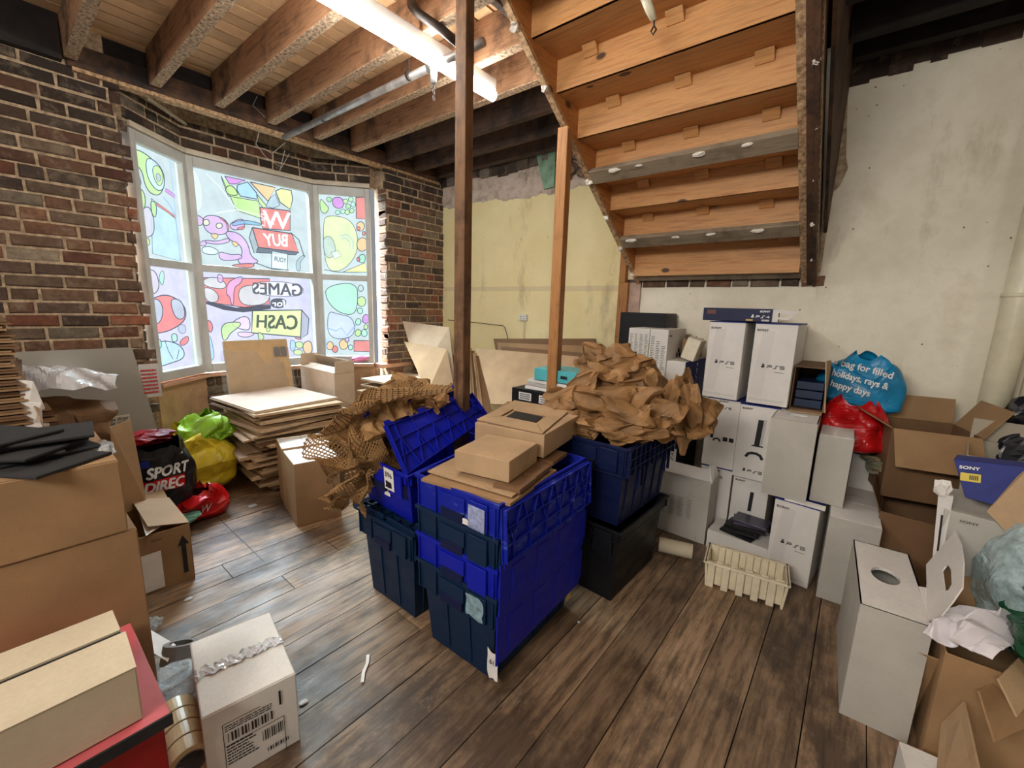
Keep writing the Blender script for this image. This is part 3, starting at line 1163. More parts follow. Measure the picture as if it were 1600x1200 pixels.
a.shape([(1350, 690), (1400, 720), (1380, 800), (1345, 780)], SKY, 1.2)
a.shape([(1380, 720), (1450, 710), (1460, 760), (1410, 775)], LIME, 1.4)
a.shape([(1375, 780), (1450, 780), (1450, 825), (1380, 825)], LIME, 1.4)
a.shape([(1460, 720), (1520, 700), (1538, 800), (1480, 820), (1450, 770)], ORG_, 1.8)
a.shape([(1370, 675), (1450, 688), (1420, 700)], RED, 1)
a.done()
# left, upper (x0=160 y0=180, 5)
a = Art(0, 160, 180, 5.0)
a.shape([(380, 650), (570, 810), (610, 1140), (390, 1080)], (176, 212, 226), 1.2, False)
a.shape([(215, 255), (330, 290), (460, 420), (490, 540), (440, 640), (340, 590), (300, 400), (215, 400)], LIME, 2)
a.shape([(330, 330), (410, 350), (480, 450), (485, 570), (430, 600), (350, 500)], (190, 208, 240), 1.8)
a.shape([(385, 400), (440, 390), (480, 480), (450, 570), (400, 500)], LIME, 1.5)
a.shape([(410, 460), (440, 450), (460, 500), (430, 530)], (168, 160, 208), 1)
a.shape([(215, 410), (270, 440), (310, 550), (240, 560)], (196, 208, 240), 1.8)
a.shape([(230, 570), (310, 570), (340, 680), (300, 790), (250, 700)], LIME, 1.8)
a.shape([(260, 800), (350, 690), (400, 800), (400, 950), (290, 950)], (208, 196, 212), 1.8)
a.shape([(370, 660), (420, 690), (415, 810), (380, 770)], LIME, 1.6)
a.shape([(300, 970), (350, 950), (370, 1000), (340, 1030)], LIME, 1.6)
a.shape([(415, 680), (570, 790), (572, 805), (418, 705)], RED, .8, False)
a.shape([(490, 570), (560, 620), (560, 650), (485, 595)], PUR, .8, False)
a.line([(470, 640), (520, 700), (570, 790)], 3, (110, 160, 215))
a.line([(165, 180), (545, 350)], 1.5, (110, 160, 225))
a.line([(165, 180), (225, 560)], 1.5, (110, 160, 225))
a.line([(520, 340), (600, 1120)], 1.6, (110, 160, 225))
a.done()
# left, lower (x0=200 y0=400, 5.333)
a = Art(0, 200, 400, 5.333)
a.shape([(105, 75), (465, 110), (535, 905), (222, 948)], VIO, 0, False)
a.shape([(120, 120), (230, 110), (270, 290), (150, 340)], (208, 196, 204), 1.8)
a.shape([(155, 380), (290, 315), (400, 350), (480, 430), (480, 540), (340, 630), (185, 650)], RED, 2.2)
a.shape([(155, 390), (240, 345), (295, 430), (270, 560), (180, 580)], (160, 204, 232), 1.8)
a.shape([(360, 350), (450, 370), (480, 520), (400, 530), (355, 420)], (160, 204, 232), 1.8)
a.shape([(180, 440), (205, 440), (205, 465), (182, 465)], (220, 220, 120), 1.2)
a.shape([(270, 120), (300, 130), (290, 260), (250, 200)], MINT, 1.2)
a.shape([(215, 740), (300, 700), (440, 740), (480, 850), (330, 900), (240, 930)], (176, 218, 232), 2)
a.shape([(215, 700), (270, 690), (275, 770), (225, 775)], MINT, 1.8)
a.shape([(355, 650), (400, 645), (410, 710), (365, 720)], MINT, 1.8)
a.shape([(420, 710), (500, 655), (500, 720), (440, 755)], RED, 1.4)
a.shape([(400, 580), (470, 565), (480, 640), (430, 650)], (170, 176, 196), 1)
a.line([(300, 700), (330, 790), (370, 860)], 1.4)
a.line([(250, 780), (270, 900)], 1.4)
a.line([(420, 780), (400, 860)], 1.4)
a.done()
# right, upper and lower (x0=480 y0=280, 3.75)
a = Art(2, 480, 280, 3.75)
a.shape([(90, 240), (130, 210), (250, 230), (300, 330), (290, 450), (200, 545), (105, 530)], (222, 236, 150), 1.2)
a.shape([(90, 340), (145, 330), (175, 430), (130, 470), (100, 440)], (170, 184, 190), 1)
a.shape([(140, 430), (180, 418), (200, 450), (160, 468)], (218, 230, 220), .9, False)
a.line([(200, 350), (225, 345), (250, 370), (248, 400)], 3.2, (150, 172, 168))
a.line([(192, 332), (235, 325), (270, 360), (268, 410)], 3.2, (150, 172, 168))
a.shape([(285, 108), (345, 108), (347, 235), (288, 230)], RED, 1.8, False)
a.shape([(75, 105), (110, 150), (130, 170), (110, 205), (76, 190)], LIME, 1.4)
a.shape([(150, 108), (200, 105), (218, 140), (205, 172), (165, 170), (148, 145)], PUR, 1.6)
rr = random.Random(4)
for cx, cy in ((225, 130), (255, 120), (270, 150), (240, 160), (210, 190), (180, 195), (235, 195), (262, 185), (130, 120)):
    a.shape([(cx + 17 * math.cos(t * 1.05) * rr.uniform(.8, 1.1), cy + 17 * math.sin(t * 1.05) * rr.uniform(.8, 1.1)) for t in range(6)], rr.choice([LIME, (150, 210, 130), MINT]), 1.2)
for cx, cy, r, c in ((312, 275, 32, ORG_), (322, 385, 48, ORG_), (322, 465, 28, MINT), (300, 290, 14, RED), (332, 318, 14, RED), (300, 470, 14, RED)):
    a.shape([(cx + r * .8 * math.cos(t * 1.05) * rr.uniform(.85, 1.1), cy + r * math.sin(t * 1.05) * rr.uniform(.85, 1.1)) for t in range(6)], c, 1.5)
a.shape([(210, 545), (340, 490), (352, 545)], YEL, 1.2, False)
a.line([(100, 530), (180, 545), (300, 545)], 1.4)
a.shape([(105, 628), (290, 600), (300, 720), (275, 800), (180, 780), (115, 710)], MINT, 1.6)
a.shape([(120, 770), (180, 790), (275, 810), (280, 930), (122, 938)], (196, 204, 240), 1.4)
a.line([(118, 870), (170, 890), (200, 870), (235, 915), (285, 855), (340, 820)], 2.2, (90, 130, 215))
a.shape([(275, 945), (366, 945), (370, 1010), (275, 1008)], RED, 1.8, False)
for cx, cy, r, c in ((320, 715, 34, LIME), (315, 640, 22, (180, 196, 190)), (345, 820, 30, PUR), (310, 770, 20, MINT), (300, 835, 22, MINT), (300, 900, 24, LIME), (335, 900, 24, MINT), (345, 865, 16, LIME),
                     (215, 970, 34, ORG_), (165, 995, 22, RED), (135, 975, 26, ORG_), (255, 985, 18, MINT), (235, 940, 16, PINK)):
    a.shape([(cx + r * .85 * math.cos(t * 1.05 + .4) * rr.uniform(.85, 1.1), cy + r * math.sin(t * 1.05 + .4) * rr.uniform(.85, 1.1)) for t in range(6)], c, 1.5)
a.line([(76, 600), (120, 1020)], 1.4, (110, 160, 225))
a.done()

# ---- back wall --------------------------------------------------------
tw = NT('painted_plaster')
tc = tw.n('ShaderNodeTexCoord')
sp = tw.n('ShaderNodeSeparateXYZ')
tw.l(tc.outputs['Object'], sp.inputs[0])


def math_(nt, op, a, b=None):
    m = nt.n('ShaderNodeMath', operation=op)
    for i, v in enumerate((a, b)):
        if v is None:
            continue
        if isinstance(v, (int, float)):
            m.inputs[i].default_value = v
        else:
            nt.l(v, m.inputs[i])
    return m.outputs[0]


v1 = tw.coord()
nz = tw.noise(v1, 2.2, 6)
yel = tw.ramp(nz, [(0.3, (236, 220, 162)), (0.7, (248, 236, 188))])
wht = tw.ramp(tw.noise(v1, 1.7, 7, .65), [(0.3, (216, 206, 182)), (0.55, (238, 230, 210)), (0.75, (204, 192, 166))])
isw = math_(tw, 'GREATER_THAN', sp.outputs[0], -1.49)
col = tw.mix(isw, yel, wht)
edge = math_(tw, 'ADD', sp.outputs[2], math_(tw, 'MULTIPLY', tw.noise(tw.coord((1, 1, 1)), 4, 5), .16))
edge = math_(tw, 'SUBTRACT', edge, math_(tw, 'MULTIPLY', sp.outputs[0], -.02))
up = math_(tw, 'GREATER_THAN', edge, 2.45)
up = math_(tw, 'MULTIPLY', up, math_(tw, 'LESS_THAN', sp.outputs[0], -1.45))
bare = tw.ramp(tw.noise(v1, 9, 7, .7), [(0.35, (150, 136, 120)), (0.5, (202, 184, 168)), (0.7, (218, 204, 190))])
col = tw.mix(up, col, bare)
# dado scar
d1 = math_(tw, 'GREATER_THAN', sp.outputs[2], 1.555)
d2 = math_(tw, 'LESS_THAN', sp.outputs[2], 1.60)
dd = math_(tw, 'MULTIPLY', math_(tw, 'MULTIPLY', d1, d2), math_(tw, 'LESS_THAN', sp.outputs[0], -1.5))
col = tw.mix(math_(tw, 'MULTIPLY', dd, .45), col, (206, 190, 160))
vo = tw.n('ShaderNodeTexVoronoi')
vo.inputs['Scale'].default_value = 17
vo.inputs['Randomness'].default_value = 1
tw.l(tw.coord((1, 1, .9)), vo.inputs['Vector'])
pit = tw.ramp(vo.outputs['Distance'], [(0.0, BW[1]), (0.05, BW[1]), (0.09, BW[0])])
pm = math_(tw, 'GREATER_THAN', tw.noise(v1, 3.1, 5), .53)
col = tw.mix(math_(tw, 'MULTIPLY', pit, pm), col, (96, 74, 54))
gr = tw.ramp(tw.noise(tw.coord((1, 1, .35)), 3.3, 7, .7), [(0.56, BW[0]), (0.72, (.5, .5, .5, 1))])
col = tw.mix(gr, col, (150, 132, 104))
tw.l(col, tw.b.inputs['Base Color'])
tw.b.inputs['Roughness'].default_value = .8
tw.bump(tw.noise(v1, 16, 8, .7), .35, .012)
M['wallpaint'] = tw.m
w2 = MB()
w2.box(XW - .1, 2.6, YW, YW + .2, 0, 2.95)
struct(w2.build('wall_back', 'wallpaint', loc=(0, YW, 0)))
# right wall, outside the frame, closes the hall side
w3 = MB()
w3.box(2.6, 2.75, -2.2, YW + .2, 0, 2.95)
struct(w3.build('wall_right', simple('hall_wall_plaster', (196, 190, 172), .8, .1, 3, .2), loc=(2.6, 1, 0)))
# ragged brick and soot along the top of the back wall
bt = MB()
bricks(bt, Vector((-1.52, YW - .004, 0)), (1, 0, 0), (0, -1, 0), 1.30, 1.585, 1.655, None, None, 71, .012, bl=.18)
struct(bt.build('trim_5', 'brick', loc=(-.8, YW, 1.6)))
rp = random.Random(9)
tp = MB()
x = -.25
while x < 2.5:
    w = rp.uniform(.05, .14)
    tp.box(x, x + w, YW - rp.uniform(.012, .03), YW + .01, 2.735 + rp.uniform(-.012, .012) + .02 * math.sin(x * 5) + (.05 if x > .3 else 0), 2.95, rp.choice([(66, 50, 42), (96, 84, 74), (52, 40, 36), (84, 66, 54)]))
    x += w
struct(tp.build('trim_6', 'brick', loc=(1, YW, 2.7)))
tp = MB()
x = XW
while x < -1.5:
    w = rp.uniform(.05, .16)
    tp.box(x, x + w, YW - rp.uniform(.008, .03), YW + .01, 2.66 + rp.uniform(-.014, .014) + .02 * math.sin(x * 7), 2.95, rp.choice([(120, 104, 90), (150, 138, 124), (90, 76, 66), (70, 54, 46)]))
    x += w
struct(tp.build('trim_7', 'brick', loc=(-2.5, YW, 2.7)))
# peeled patch with green paint, rubble where stair meets the ceiling
pt = MB()
P = [ony(*q, YW - .02) for q in ((838, 240), (868, 236), (866, 292), (850, 296))]
pt.add(P, [(0, 3, 2, 1)])
struct(pt.build('trim_8', simple('old_green_paint', (140, 176, 148), .8, .2, 12, .2), loc=(-2.3, YW, 2.5), solid=.01))
for k, (px, py, r) in enumerate(((886, 245, .05), (893, 262, .05), (884, 274, .045), (900, 240, .04), (908, 268, .04))):
    c = ony(px, py, YW - .05)
    o = crumpled_ball('trim_%d' % (20 + k), None, None, c, r, simple('rubble_%d' % k, (128, 108, 92), .9, .3, 14, .5, 40), 50 + k, .3, sub=3)
    struct(o)
# scar around the outer string on the wall
sc = MB()
P = [ony(*q, YW - .012) for q in ((1300, 235), (1325, 130), (1322, 245), (1325, 262), (1312, 290), (1302, 300), (1296, 330), (1283, 420), (1276, 440), (1280, 400), (1290, 300))]
sc.add(P, [tuple(range(len(P)))])
struct(sc.build('trim_9', 'mortar', loc=(-.2, YW, 2), solid=.015))
# pinkish strip of bare plaster beside the stud
ps = MB()
ps.box(-1.492, -1.40, YW - .02, YW, 0, 1.62)
struct(ps.build('trim_10', simple('pink_plaster', (188, 160, 144), .85, .15, 8, .4), loc=(-1.45, YW, 0)))

# ---- ceiling boards, joists --------------------------------------------
cb = MB()
rc = random.Random(8)
x = -3.80
while x < 2.6:
    w = .115 + rc.uniform(-.006, .006)
    b = rc.uniform(.92, 1.08)
    c = (222 * b, 182 * b, 136 * b)
    if x < -1.46:
        cb.box(x, x + w - .014, -2.2, YW, ZB + rc.uniform(-.002, .002), ZB + .02, c)
    else:
        cb.box(x, x + w - .014, -2.2, 1.38, ZB + rc.uniform(-.002, .002), ZB + .02, c)
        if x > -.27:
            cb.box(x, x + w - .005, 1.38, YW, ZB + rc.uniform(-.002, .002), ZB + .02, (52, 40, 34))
    x += w
cb.box(-3.8, -1.42, -2.2, YW, ZB + .022, ZB + .04, (30, 22, 18))
cb.box(-1.42, 2.6, -2.2, 1.40, ZB + .022, ZB + .04, (30, 22, 18))
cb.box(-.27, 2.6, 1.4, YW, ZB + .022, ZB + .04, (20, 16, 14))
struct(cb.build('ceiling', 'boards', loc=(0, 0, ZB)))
cu_ = MB()  # unseen lid and sides, added to keep sky light out of the stairwell
for b_ in ((-1.62, -.10, 1.20, 3.55, 3.60, 3.65), (-1.62, -1.58, 1.2, 3.55, 2.98, 3.6), (-.14, -.10, 1.2, 3.55, 2.98, 3.6), (-1.58, -.14, 1.2, 1.24, 2.98, 3.6), (-1.58, -.14, 3.5, 3.55, 2.94, 3.6)):
    cu_.box(*b_, (60, 46, 36))
struct(cu_.build('stairwell_light_block', 'boards', loc=(-.85, 2.4, 3.6)))
ordn = ['first', 'second', 'third', 'fourth', 'fifth', 'sixth', 'seventh', 'eighth', 'ninth', 'tenth']
jy = [.475, .855, 1.205, 1.55, 1.908, 2.245, 2.60, 2.92]
for k, y in enumerate(jy):
    xe = -1.44
    if y < 1.38:
        xe = 2.5
    mb = MB()
    mb.box(XW + .03, xe, y - .027, y + .027, ZJ + .004, ZB - .003)
    o = thing('ceiling_joist', 'rough floor joist overhead, %s counting from the top left corner towards the plastered wall' % ordn[k], 'joist', ((XW + xe) / 2, y, ZJ), 'joists under the floor above')
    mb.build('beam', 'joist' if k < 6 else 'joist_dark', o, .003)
    e = MB()
    e.box(XW + .06, xe, y - .027, y + .027, ZJ - .001, ZJ + .004)
    e.build('scarred_edge', 'nails' if k < 6 else 'joist_dark', o)
# wall plate joist against the back wall, and dark hall joists
mb = MB()
mb.box(XW + .03, -1.44, 3.20, 3.26, ZJ + .01, ZB - .003)
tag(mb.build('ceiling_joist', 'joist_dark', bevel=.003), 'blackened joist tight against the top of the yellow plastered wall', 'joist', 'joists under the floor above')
for k, (y, z, hh) in enumerate(((3.22, 2.80, .13), (2.86, 2.74, .18), (2.5, 2.73, .19), (2.14, 2.73, .19), (1.78, 2.73, .19), (1.42, 2.73, .19))):
    mb = MB()
    mb.box(-.24, 2.58, y - .035, y + .035, z, ZB - .003)
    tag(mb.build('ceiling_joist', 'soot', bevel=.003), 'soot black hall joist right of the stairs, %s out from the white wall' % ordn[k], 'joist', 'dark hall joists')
# long beam across the bay
o = thing('trimmer_beam', 'long beam spanning the bay window opening under the joist ends', 'beam', (XW + .01, 1.8, ZJ - .09))
mb = MB()
mb.box(XW - .06, XW + .022, .46, 3.3, ZJ - .030, ZJ + .10)
mb.build('beam', 'soot_y', o, .004)
mb = MB()
mb.box(XW - .05, XW + .030, .48, 3.25, ZJ - .050, ZJ - .028)
mb.build('plastered_edge', 'lath_y', o, .002)
mb = MB()
mb.box(XW - .10, XW - .065, .40, 3.3, ZJ + .10, ZB)
mb.build('packing', 'soot', o)
mb = MB()
mb.tube([onx(233, 155, -3.72), onx(290, 194, -4.05)], .012, 4)
tag(mb.build('loose_batten', 'batten'), 'thin loose batten hanging down from the long beam into the bay', 'batten')
# dark boarding at the ends of the joists
mb = MB()
mb.box(XW - .05, XW - .03, -1.6, 3.3, 2.70, ZB)
mb.box(XW - .05, XW + .06, -1.6, .44, 2.70, ZB)
struct(mb.build('trim_11', 'soot', loc=(XW, 1, 2.7)))

# ---- posts -----------------------------------------------------------
mb = MB()
mb.T = rotz(-1.522, 1.475, 8)
mb.box(-1.552, -1.492, 1.445, 1.505, 0, 2.90)
tag(mb.build('timber_post', 'post_dark', bevel=.004), 'weathered dark timber post rising from behind the bright blue crates', 'post')
mb = MB()
mb.T = rotz(-1.418, 2.15, 6)
mb.box(-1.450, -1.386, 2.118, 2.182, 0, 2.32)
mb.v = [Vector((v.x, v.y, v.z + (.06 if (v.z > 1 and v.y < 2.15) else 0))) for v in mb.v]
tag(mb.build('timber_post', 'post_new', bevel=.004), 'paler orange timber post propping the left edge of the stairs', 'post')
mb = MB()
mb.box(-1.575, -1.492, YW - .05, YW - .001, 0, 1.62)
mb.box(-1.575, -1.52, YW - .05, YW - .001, 1.62, 1.93)
tag(mb.build('wall_stud', 'post_new', bevel=.003), 'upright wooden stud fixed to the wall at the foot of the stairs', 'stud')

# ---- staircase --------------------------------------------------------
SL = .152 / .228
stair = thing('staircase', 'open pine underside of a staircase climbing towards the camera at upper right', 'staircase', (-.85, 3.3, 1.62))
X0, X1 = -1.40, -.345


def zedge(y):
    return 1.745 + (3.16 - y) * SL


YA, YB_ = 3.30, 1.05


def slopebox(x0, x1, lo, hi, ya=YA, yb=YB_):
    mb = MB()
    mb.hexa([(x0, ya, zedge(ya) + lo), (x1, ya, zedge(ya) + lo), (x1, yb, zedge(yb) + lo), (x0, yb, zedge(yb) + lo)],
            [(x0, ya, zedge(ya) + hi), (x1, ya, zedge(ya) + hi), (x1, yb, zedge(yb) + hi), (x0, yb, zedge(yb) + hi)])
    return mb


slopebox(X0 - .03, X0, -.03, .28).build('string', 'pine_y', stair, .002)
slopebox(X0 - .038, X0 - .004, -.045, -.025, YA, 1.45).build('lath_edge', 'lath_y', stair)
slopebox(X1 - .0, X1 + .035, -.03, .28).build('string', 'soot_y', stair, .002)
slopebox(X1 + .036, X1 + .066, -.06, .30).build('string', 'soot_y', stair, .002)
slopebox(X1 + .068, X1 + .082, .02, .05).build('lath_edge', 'lath_y', stair)
slopebox(X1 + .002, X1 + .034, -.046, -.030).build('lath_edge', 'lath_y', stair)
slopebox(X1 + .066, X1 + .082, -.07, -.03).build('lath_edge', 'soot_y', stair)
for k in range(10):
    ye = 3.16 - .228 * k
    ze = 1.745 + .152 * k
    mb = MB()
    mb.box(X0, X1, ye, ye + .228 + .03, ze, ze + .028)
    mb.build('tread', 'pine', stair, .002)
    mb = MB()
    mb.box(X0, X1, ye - .002, ye + .016, ze + .0, ze + .152)
    mb.build('riser', 'pine', stair, .002)
    rb = random.Random(30 + k)
    if k == 0:
        continue
    for q in range(3):
        bx = X0 + .18 + q * .34 + rb.uniform(-.05, .05)
        mb = MB()
        yb = ye + .228
        mb.hexa([(bx, yb - .0, ze - .002), (bx + .075, yb, ze - .002), (bx + .075, yb - .042, ze - .002), (bx, yb - .042, ze - .002)],
                [(bx, yb, ze - .045), (bx + .075, yb, ze - .045), (bx + .075, yb - .008, ze - .045), (bx, yb - .008, ze - .045)])
        mb.build('glue_block', 'pine', stair, .002)
mb = MB()
mb.box(X0, X1, 3.16 + .0, 3.30, 1.66, 1.745)
mb.build('riser', 'pine', stair)
for k, y in enumerate((3.24, 2.93, 2.45)):
    mb = MB()
    z = zedge(y)
    T = Matrix.Translation((0, y, z)) @ Matrix.Rotation(-math.atan(SL), 4, 'X')
    mb.T = T
    mb.box(X0 - .0, X1 + .005, -.045, .045, -.045, -.012)
    bo = mb.build('lath_batten', 'batten', stair, .002)
    rb = random.Random(k)
    for q in range(4):
        cx = X0 + .12 + q * .24 + rb.uniform(-.05, .05)
        crumpled_ball('plaster_dab', None, None, T @ Vector((cx, -.03, -.046)), rb.uniform(.014, .03), 'plaster', 300 + k * 10 + q, .4, parent=bo, squash=(1.4, .5, .5), sub=2)
rb = random.Random(77)
for k in range(7):
    y = 3.2 - k * .25
    crumpled_ball('plaster_dab', None, None, (X0 - .025, y, zedge(y) - .045), rb.uniform(.014, .026), 'plaster', 400 + k, .6, parent=stair, sub=2)
for k in range(6):
    y = 3.1 - k * .24
    crumpled_ball('plaster_dab', None, None, (X1 + .045 + rb.uniform(0, .03), y, zedge(y) - .06), rb.uniform(.008, .018), 'plaster', 420 + k, .6, parent=stair, sub=2)
mb = MB()
mb.add([(-.262, 3.30, zedge(3.30) + .25), (-.262, 1.40, zedge(1.40) + .25), (-.262, 1.40, ZB + .3), (-.262, 3.30, ZB),
        (-.246, 3.30, zedge(3.30) + .25), (-.246, 1.40, zedge(1.40) + .25), (-.246, 1.40, ZB + .3), (-.246, 3.30, ZB)],
       [(0, 1, 2, 3), (7, 6, 5, 4), (0, 4, 5, 1), (3, 2, 6, 7), (0, 3, 7, 4), (1, 5, 6, 2)])
mb.build('side_boarding', 'soot_y', stair)
# header carrying the joists beside the stairwell
mb = MB()
mb.box(-1.47, -1.435, 1.36, 3.3, ZJ + .0, ZB + .0)
tag(mb.build('stairwell_trimmer', 'joist_dark', bevel=.003), 'dark trimmer carrying the joist ends along the stair opening', 'beam')
mb = MB()
mb.box(-1.43, -.2, 1.335, 1.375, ZJ, ZB + .04)
tag(mb.build('stairwell_trimmer', 'joist', bevel=.003), 'cross trimmer closing the top end of the stair opening', 'beam')

# ---- pipes, tube light --------------------------------------------------
pp = thing('service_pipe', 'grey metal pipe running under the joists towards the bay', 'pipe', (-2.7, 1.66, 2.66))
mb = MB()
mb.tube([(-3.70, 1.64, 2.655), (-1.60, 1.675, 2.655)], .021, 14)
mb.build('pipe', 'steel', pp, smooth=True)
mb = MB()
mb.tube([(-1.995, 1.67, 2.655), (-1.93, 1.67, 2.655)], .028, 14)
mb.tube([(-1.96, 1.67, 2.655), (-1.96, 1.67, 2.57)], [.022, .017], 12)
mb.build('tee_joint', 'steel', pp, smooth=True)
for x in (-3.1, -2.15):
    mb = MB()
    mb.tube([(x - .008, 1.655, 2.655), (x + .008, 1.655, 2.655)], .025, 14)
    mb.tube([(x, 1.655, 2.67), (x, 1.655, 2.74)], .005, 6)
    mb.build('pipe_clip', 'iron', pp)
for (cx, cy, z0, z1) in ((-1.96, 1.67, 2.575, 2.50), (-3.66, 1.66, 2.63, 2.50)):
    mb = MB()
    z = z0
    k = 0
    while z > z1:
        ring = [(cx + (.007 * math.cos(t * PI / 4) if k % 2 else 0), cy + (0 if k % 2 else .007 * math.cos(t * PI / 4)), z - .01 + .012 * math.sin(t * PI / 4)) for t in range(9)]
        mb.tube(ring, .002, 5, False)
        z -= .017
        k += 1
    tag(mb.build('hanging_chain', 'iron'), ('short dark chain hanging from the pipe tee near the tube light' if cx > -2 else 'short chain hanging from the bay end of the grey pipe'), 'chain')
mb = MB()
P0 = [(-1.62, 1.16, 2.93), (-1.66, 1.17, 2.80), (-1.66, 1.22, 2.755), (-1.62, 1.40, 2.70), (-1.58, 1.60, 2.66), (-1.57, 1.68, 2.655)]
mb.tube([onz(642, -8, 2.92), onz(643, 8, 2.80), onz(655, 22, 2.74), onz(690, 46, 2.70), onz(716, 68, 2.66)], .021, 14)
tag(mb.build('elbow_pipe', 'iron', smooth=True), 'dark bent pipe dropping from the boards behind the dark post', 'pipe')
mb = MB()
A = ony(1005, -10, 1.75)
B = ony(1022, 32, 1.80)
mb.tube([A, A.lerp(B, .6), B], [.017, .017, .012], 12)
sp_ = thing('pipe_stub', 'white painted pipe stub poking down through the pine stair soffit', 'pipe', B)
mb.build('pipe', 'pvc', sp_, smooth=True)
mb = MB()
mb.tube([B, B + Vector((.002, 0, -.02)), B + Vector((.012, 0, -.035)), B + Vector((0, 0, -.05)), B + Vector((-.01, 0, -.035)), B + Vector((0, 0, -.02))], .0035, 6)
mb.build('hook', 'iron', sp_)
tl = thing('tube_light', 'bright long fluorescent tube fixed under the joists', 'light', (-1.88, 1.4, 2.62))
mb = MB()
mb.box(-1.895, -1.865, .55, 2.07, 2.66, 2.72)
mb.build('batten_housing', 'socket', tl, .004)
te = NT('lit_tube')
em = te.n('ShaderNodeEmission')
em.inputs[0].default_value = (1.0, 0.97, 0.92, 1)
em.inputs[1].default_value = 46.0
te.l(em.outputs[0], te.out.inputs[0])
mb = MB()
mb.tube([(-1.88, .57, 2.628), (-1.88, 2.06, 2.628)], .028, 16)
mb.build('tube', te.m, tl, smooth=True)
dp = thing('drain_pipe', 'tall cream painted waste pipe up the white wall at right', 'pipe', (.57, 3.22, 0))
mb = MB()
mb.tube([(.57, 3.235, 0), (.585, 3.235, 2.9)], .058, 24)
mb.build('pipe', 'pvc', dp, smooth=True)
mb = MB()
mb.tube([(.574, 3.235, 1.52), (.574, 3.235, 1.54)], .062, 24)
mb.build('joint', 'pvc', dp, smooth=True)
mb = MB()
mb.tube([(.672, 3.27, 0), (.69, 3.27, 2.9)], .018, 12)
tag(mb.build('thin_pipe', 'pvc', smooth=True), 'thin cream pipe running up just right of the waste pipe', 'pipe')
mb = MB()
mb.tube([ony(673, 380, 3.2), ony(668, 590, 3.2)], .012, 8)
tag(mb.build('corner_conduit', 'iron'), 'thin black conduit on the brick beside the yellow wall corner', 'pipe')
so = thing('wall_socket', 'white double socket on the yellow wall with trunking below', 'socket', ony(817, 495, 3.30))
mb = MB()
c = ony(818, 496, 3.30)
mb.box(c.x - .043, c.x + .043, YW - .04, YW - .001, c.z - .03, c.z + .03)
mb.build('socket_plate', 'socket', so, .004)
mb = MB()
mb.box(c.x - .028, c.x - .012, YW - .043, YW - .04, c.z + .004, c.z + .012)
mb.box(c.x + .012, c.x + .02, YW - .043, YW - .04, c.z + .004, c.z + .012)
mb.box(c.x - .03, c.x - .01, YW - .043, YW - .04, c.z - .016, c.z - .01)
mb.box(c.x + .01, c.x + .03, YW - .043, YW - .04, c.z - .016, c.z - .01)
mb.build('switch_rocker', 'ink_grey', so)
mb = MB()
mb.box(c.x - .008, c.x + .012, YW - .014, YW - .001, 0, c.z - .03)
mb.build('trunking', 'pvc', so, .001)
mb = MB()
mb.tube([ony(700, 500, 3.27), ony(735, 503, 3.25), ony(786, 509, 3.25), ony(789, 512, 3.25), ony(794, 530, 3.25), ony(794, 560, 3.25)], .004, 6)
tag(mb.build('bent_wire', 'iron'), 'thin bent dark wire standing against the yellow wall behind the boards', 'wire')
# cobweb strands by the bay
mb = MB()
for k, pts in enumerate(([(405, 205), (400, 225), (415, 245), (440, 262), (452, 240)], [(412, 232), (425, 240), (447, 222)], [(402, 150), (395, 165), (416, 185)], [(445, 235), (437, 268)])):
    mb.tube([onx(p[0], p[1], -3.72) for p in pts], .0018, 4)
tag(mb.build('cobweb_strand', 'ink_pale'), 'tangled pale cobweb strands hanging below the long beam', 'cobweb')
# ================================================================== THINGS IN THE ROOM
def cbox(name, label, cat, F, L, R, zp, z0, z1, w=None, d=None, **kw):
    """carton from three of its corners seen at height zp: F nearest, L to its left, R to its right"""
    P, A, B = onz(F[0], F[1], zp), onz(L[0], L[1], zp), onz(R[0], R[1], zp)
    uL = Vector((A.x - P.x, A.y - P.y, 0))
    uR = Vector((B.x - P.x, B.y - P.y, 0))
    w = w or uL.length
    d = d or uR.length
    a = math.atan2(uL.y, uL.x) - PI
    b = math.atan2(uR.y, uR.x) - PI / 2
    while a < -PI: a += 2 * PI
    yaw = (a + b) / 2
    X = Vector((math.cos(yaw), math.sin(yaw), 0))
    Y = Vector((-X.y, X.x, 0))
    c = Vector((P.x, P.y, 0)) - X * w / 2 + Y * d / 2
    return carton(name, label, cat, c.x - w / 2, c.x + w / 2, c.y - d / 2, c.y + d / 2, z0, z1, math.degrees(yaw), **kw), (c, w, d)


def fpos(T, x, y, z):
    return T @ Vector((x, y, z))


def fdir(T, x, y, z):
    return (T.to_3x3() @ Vector((x, y, z))).normalized()


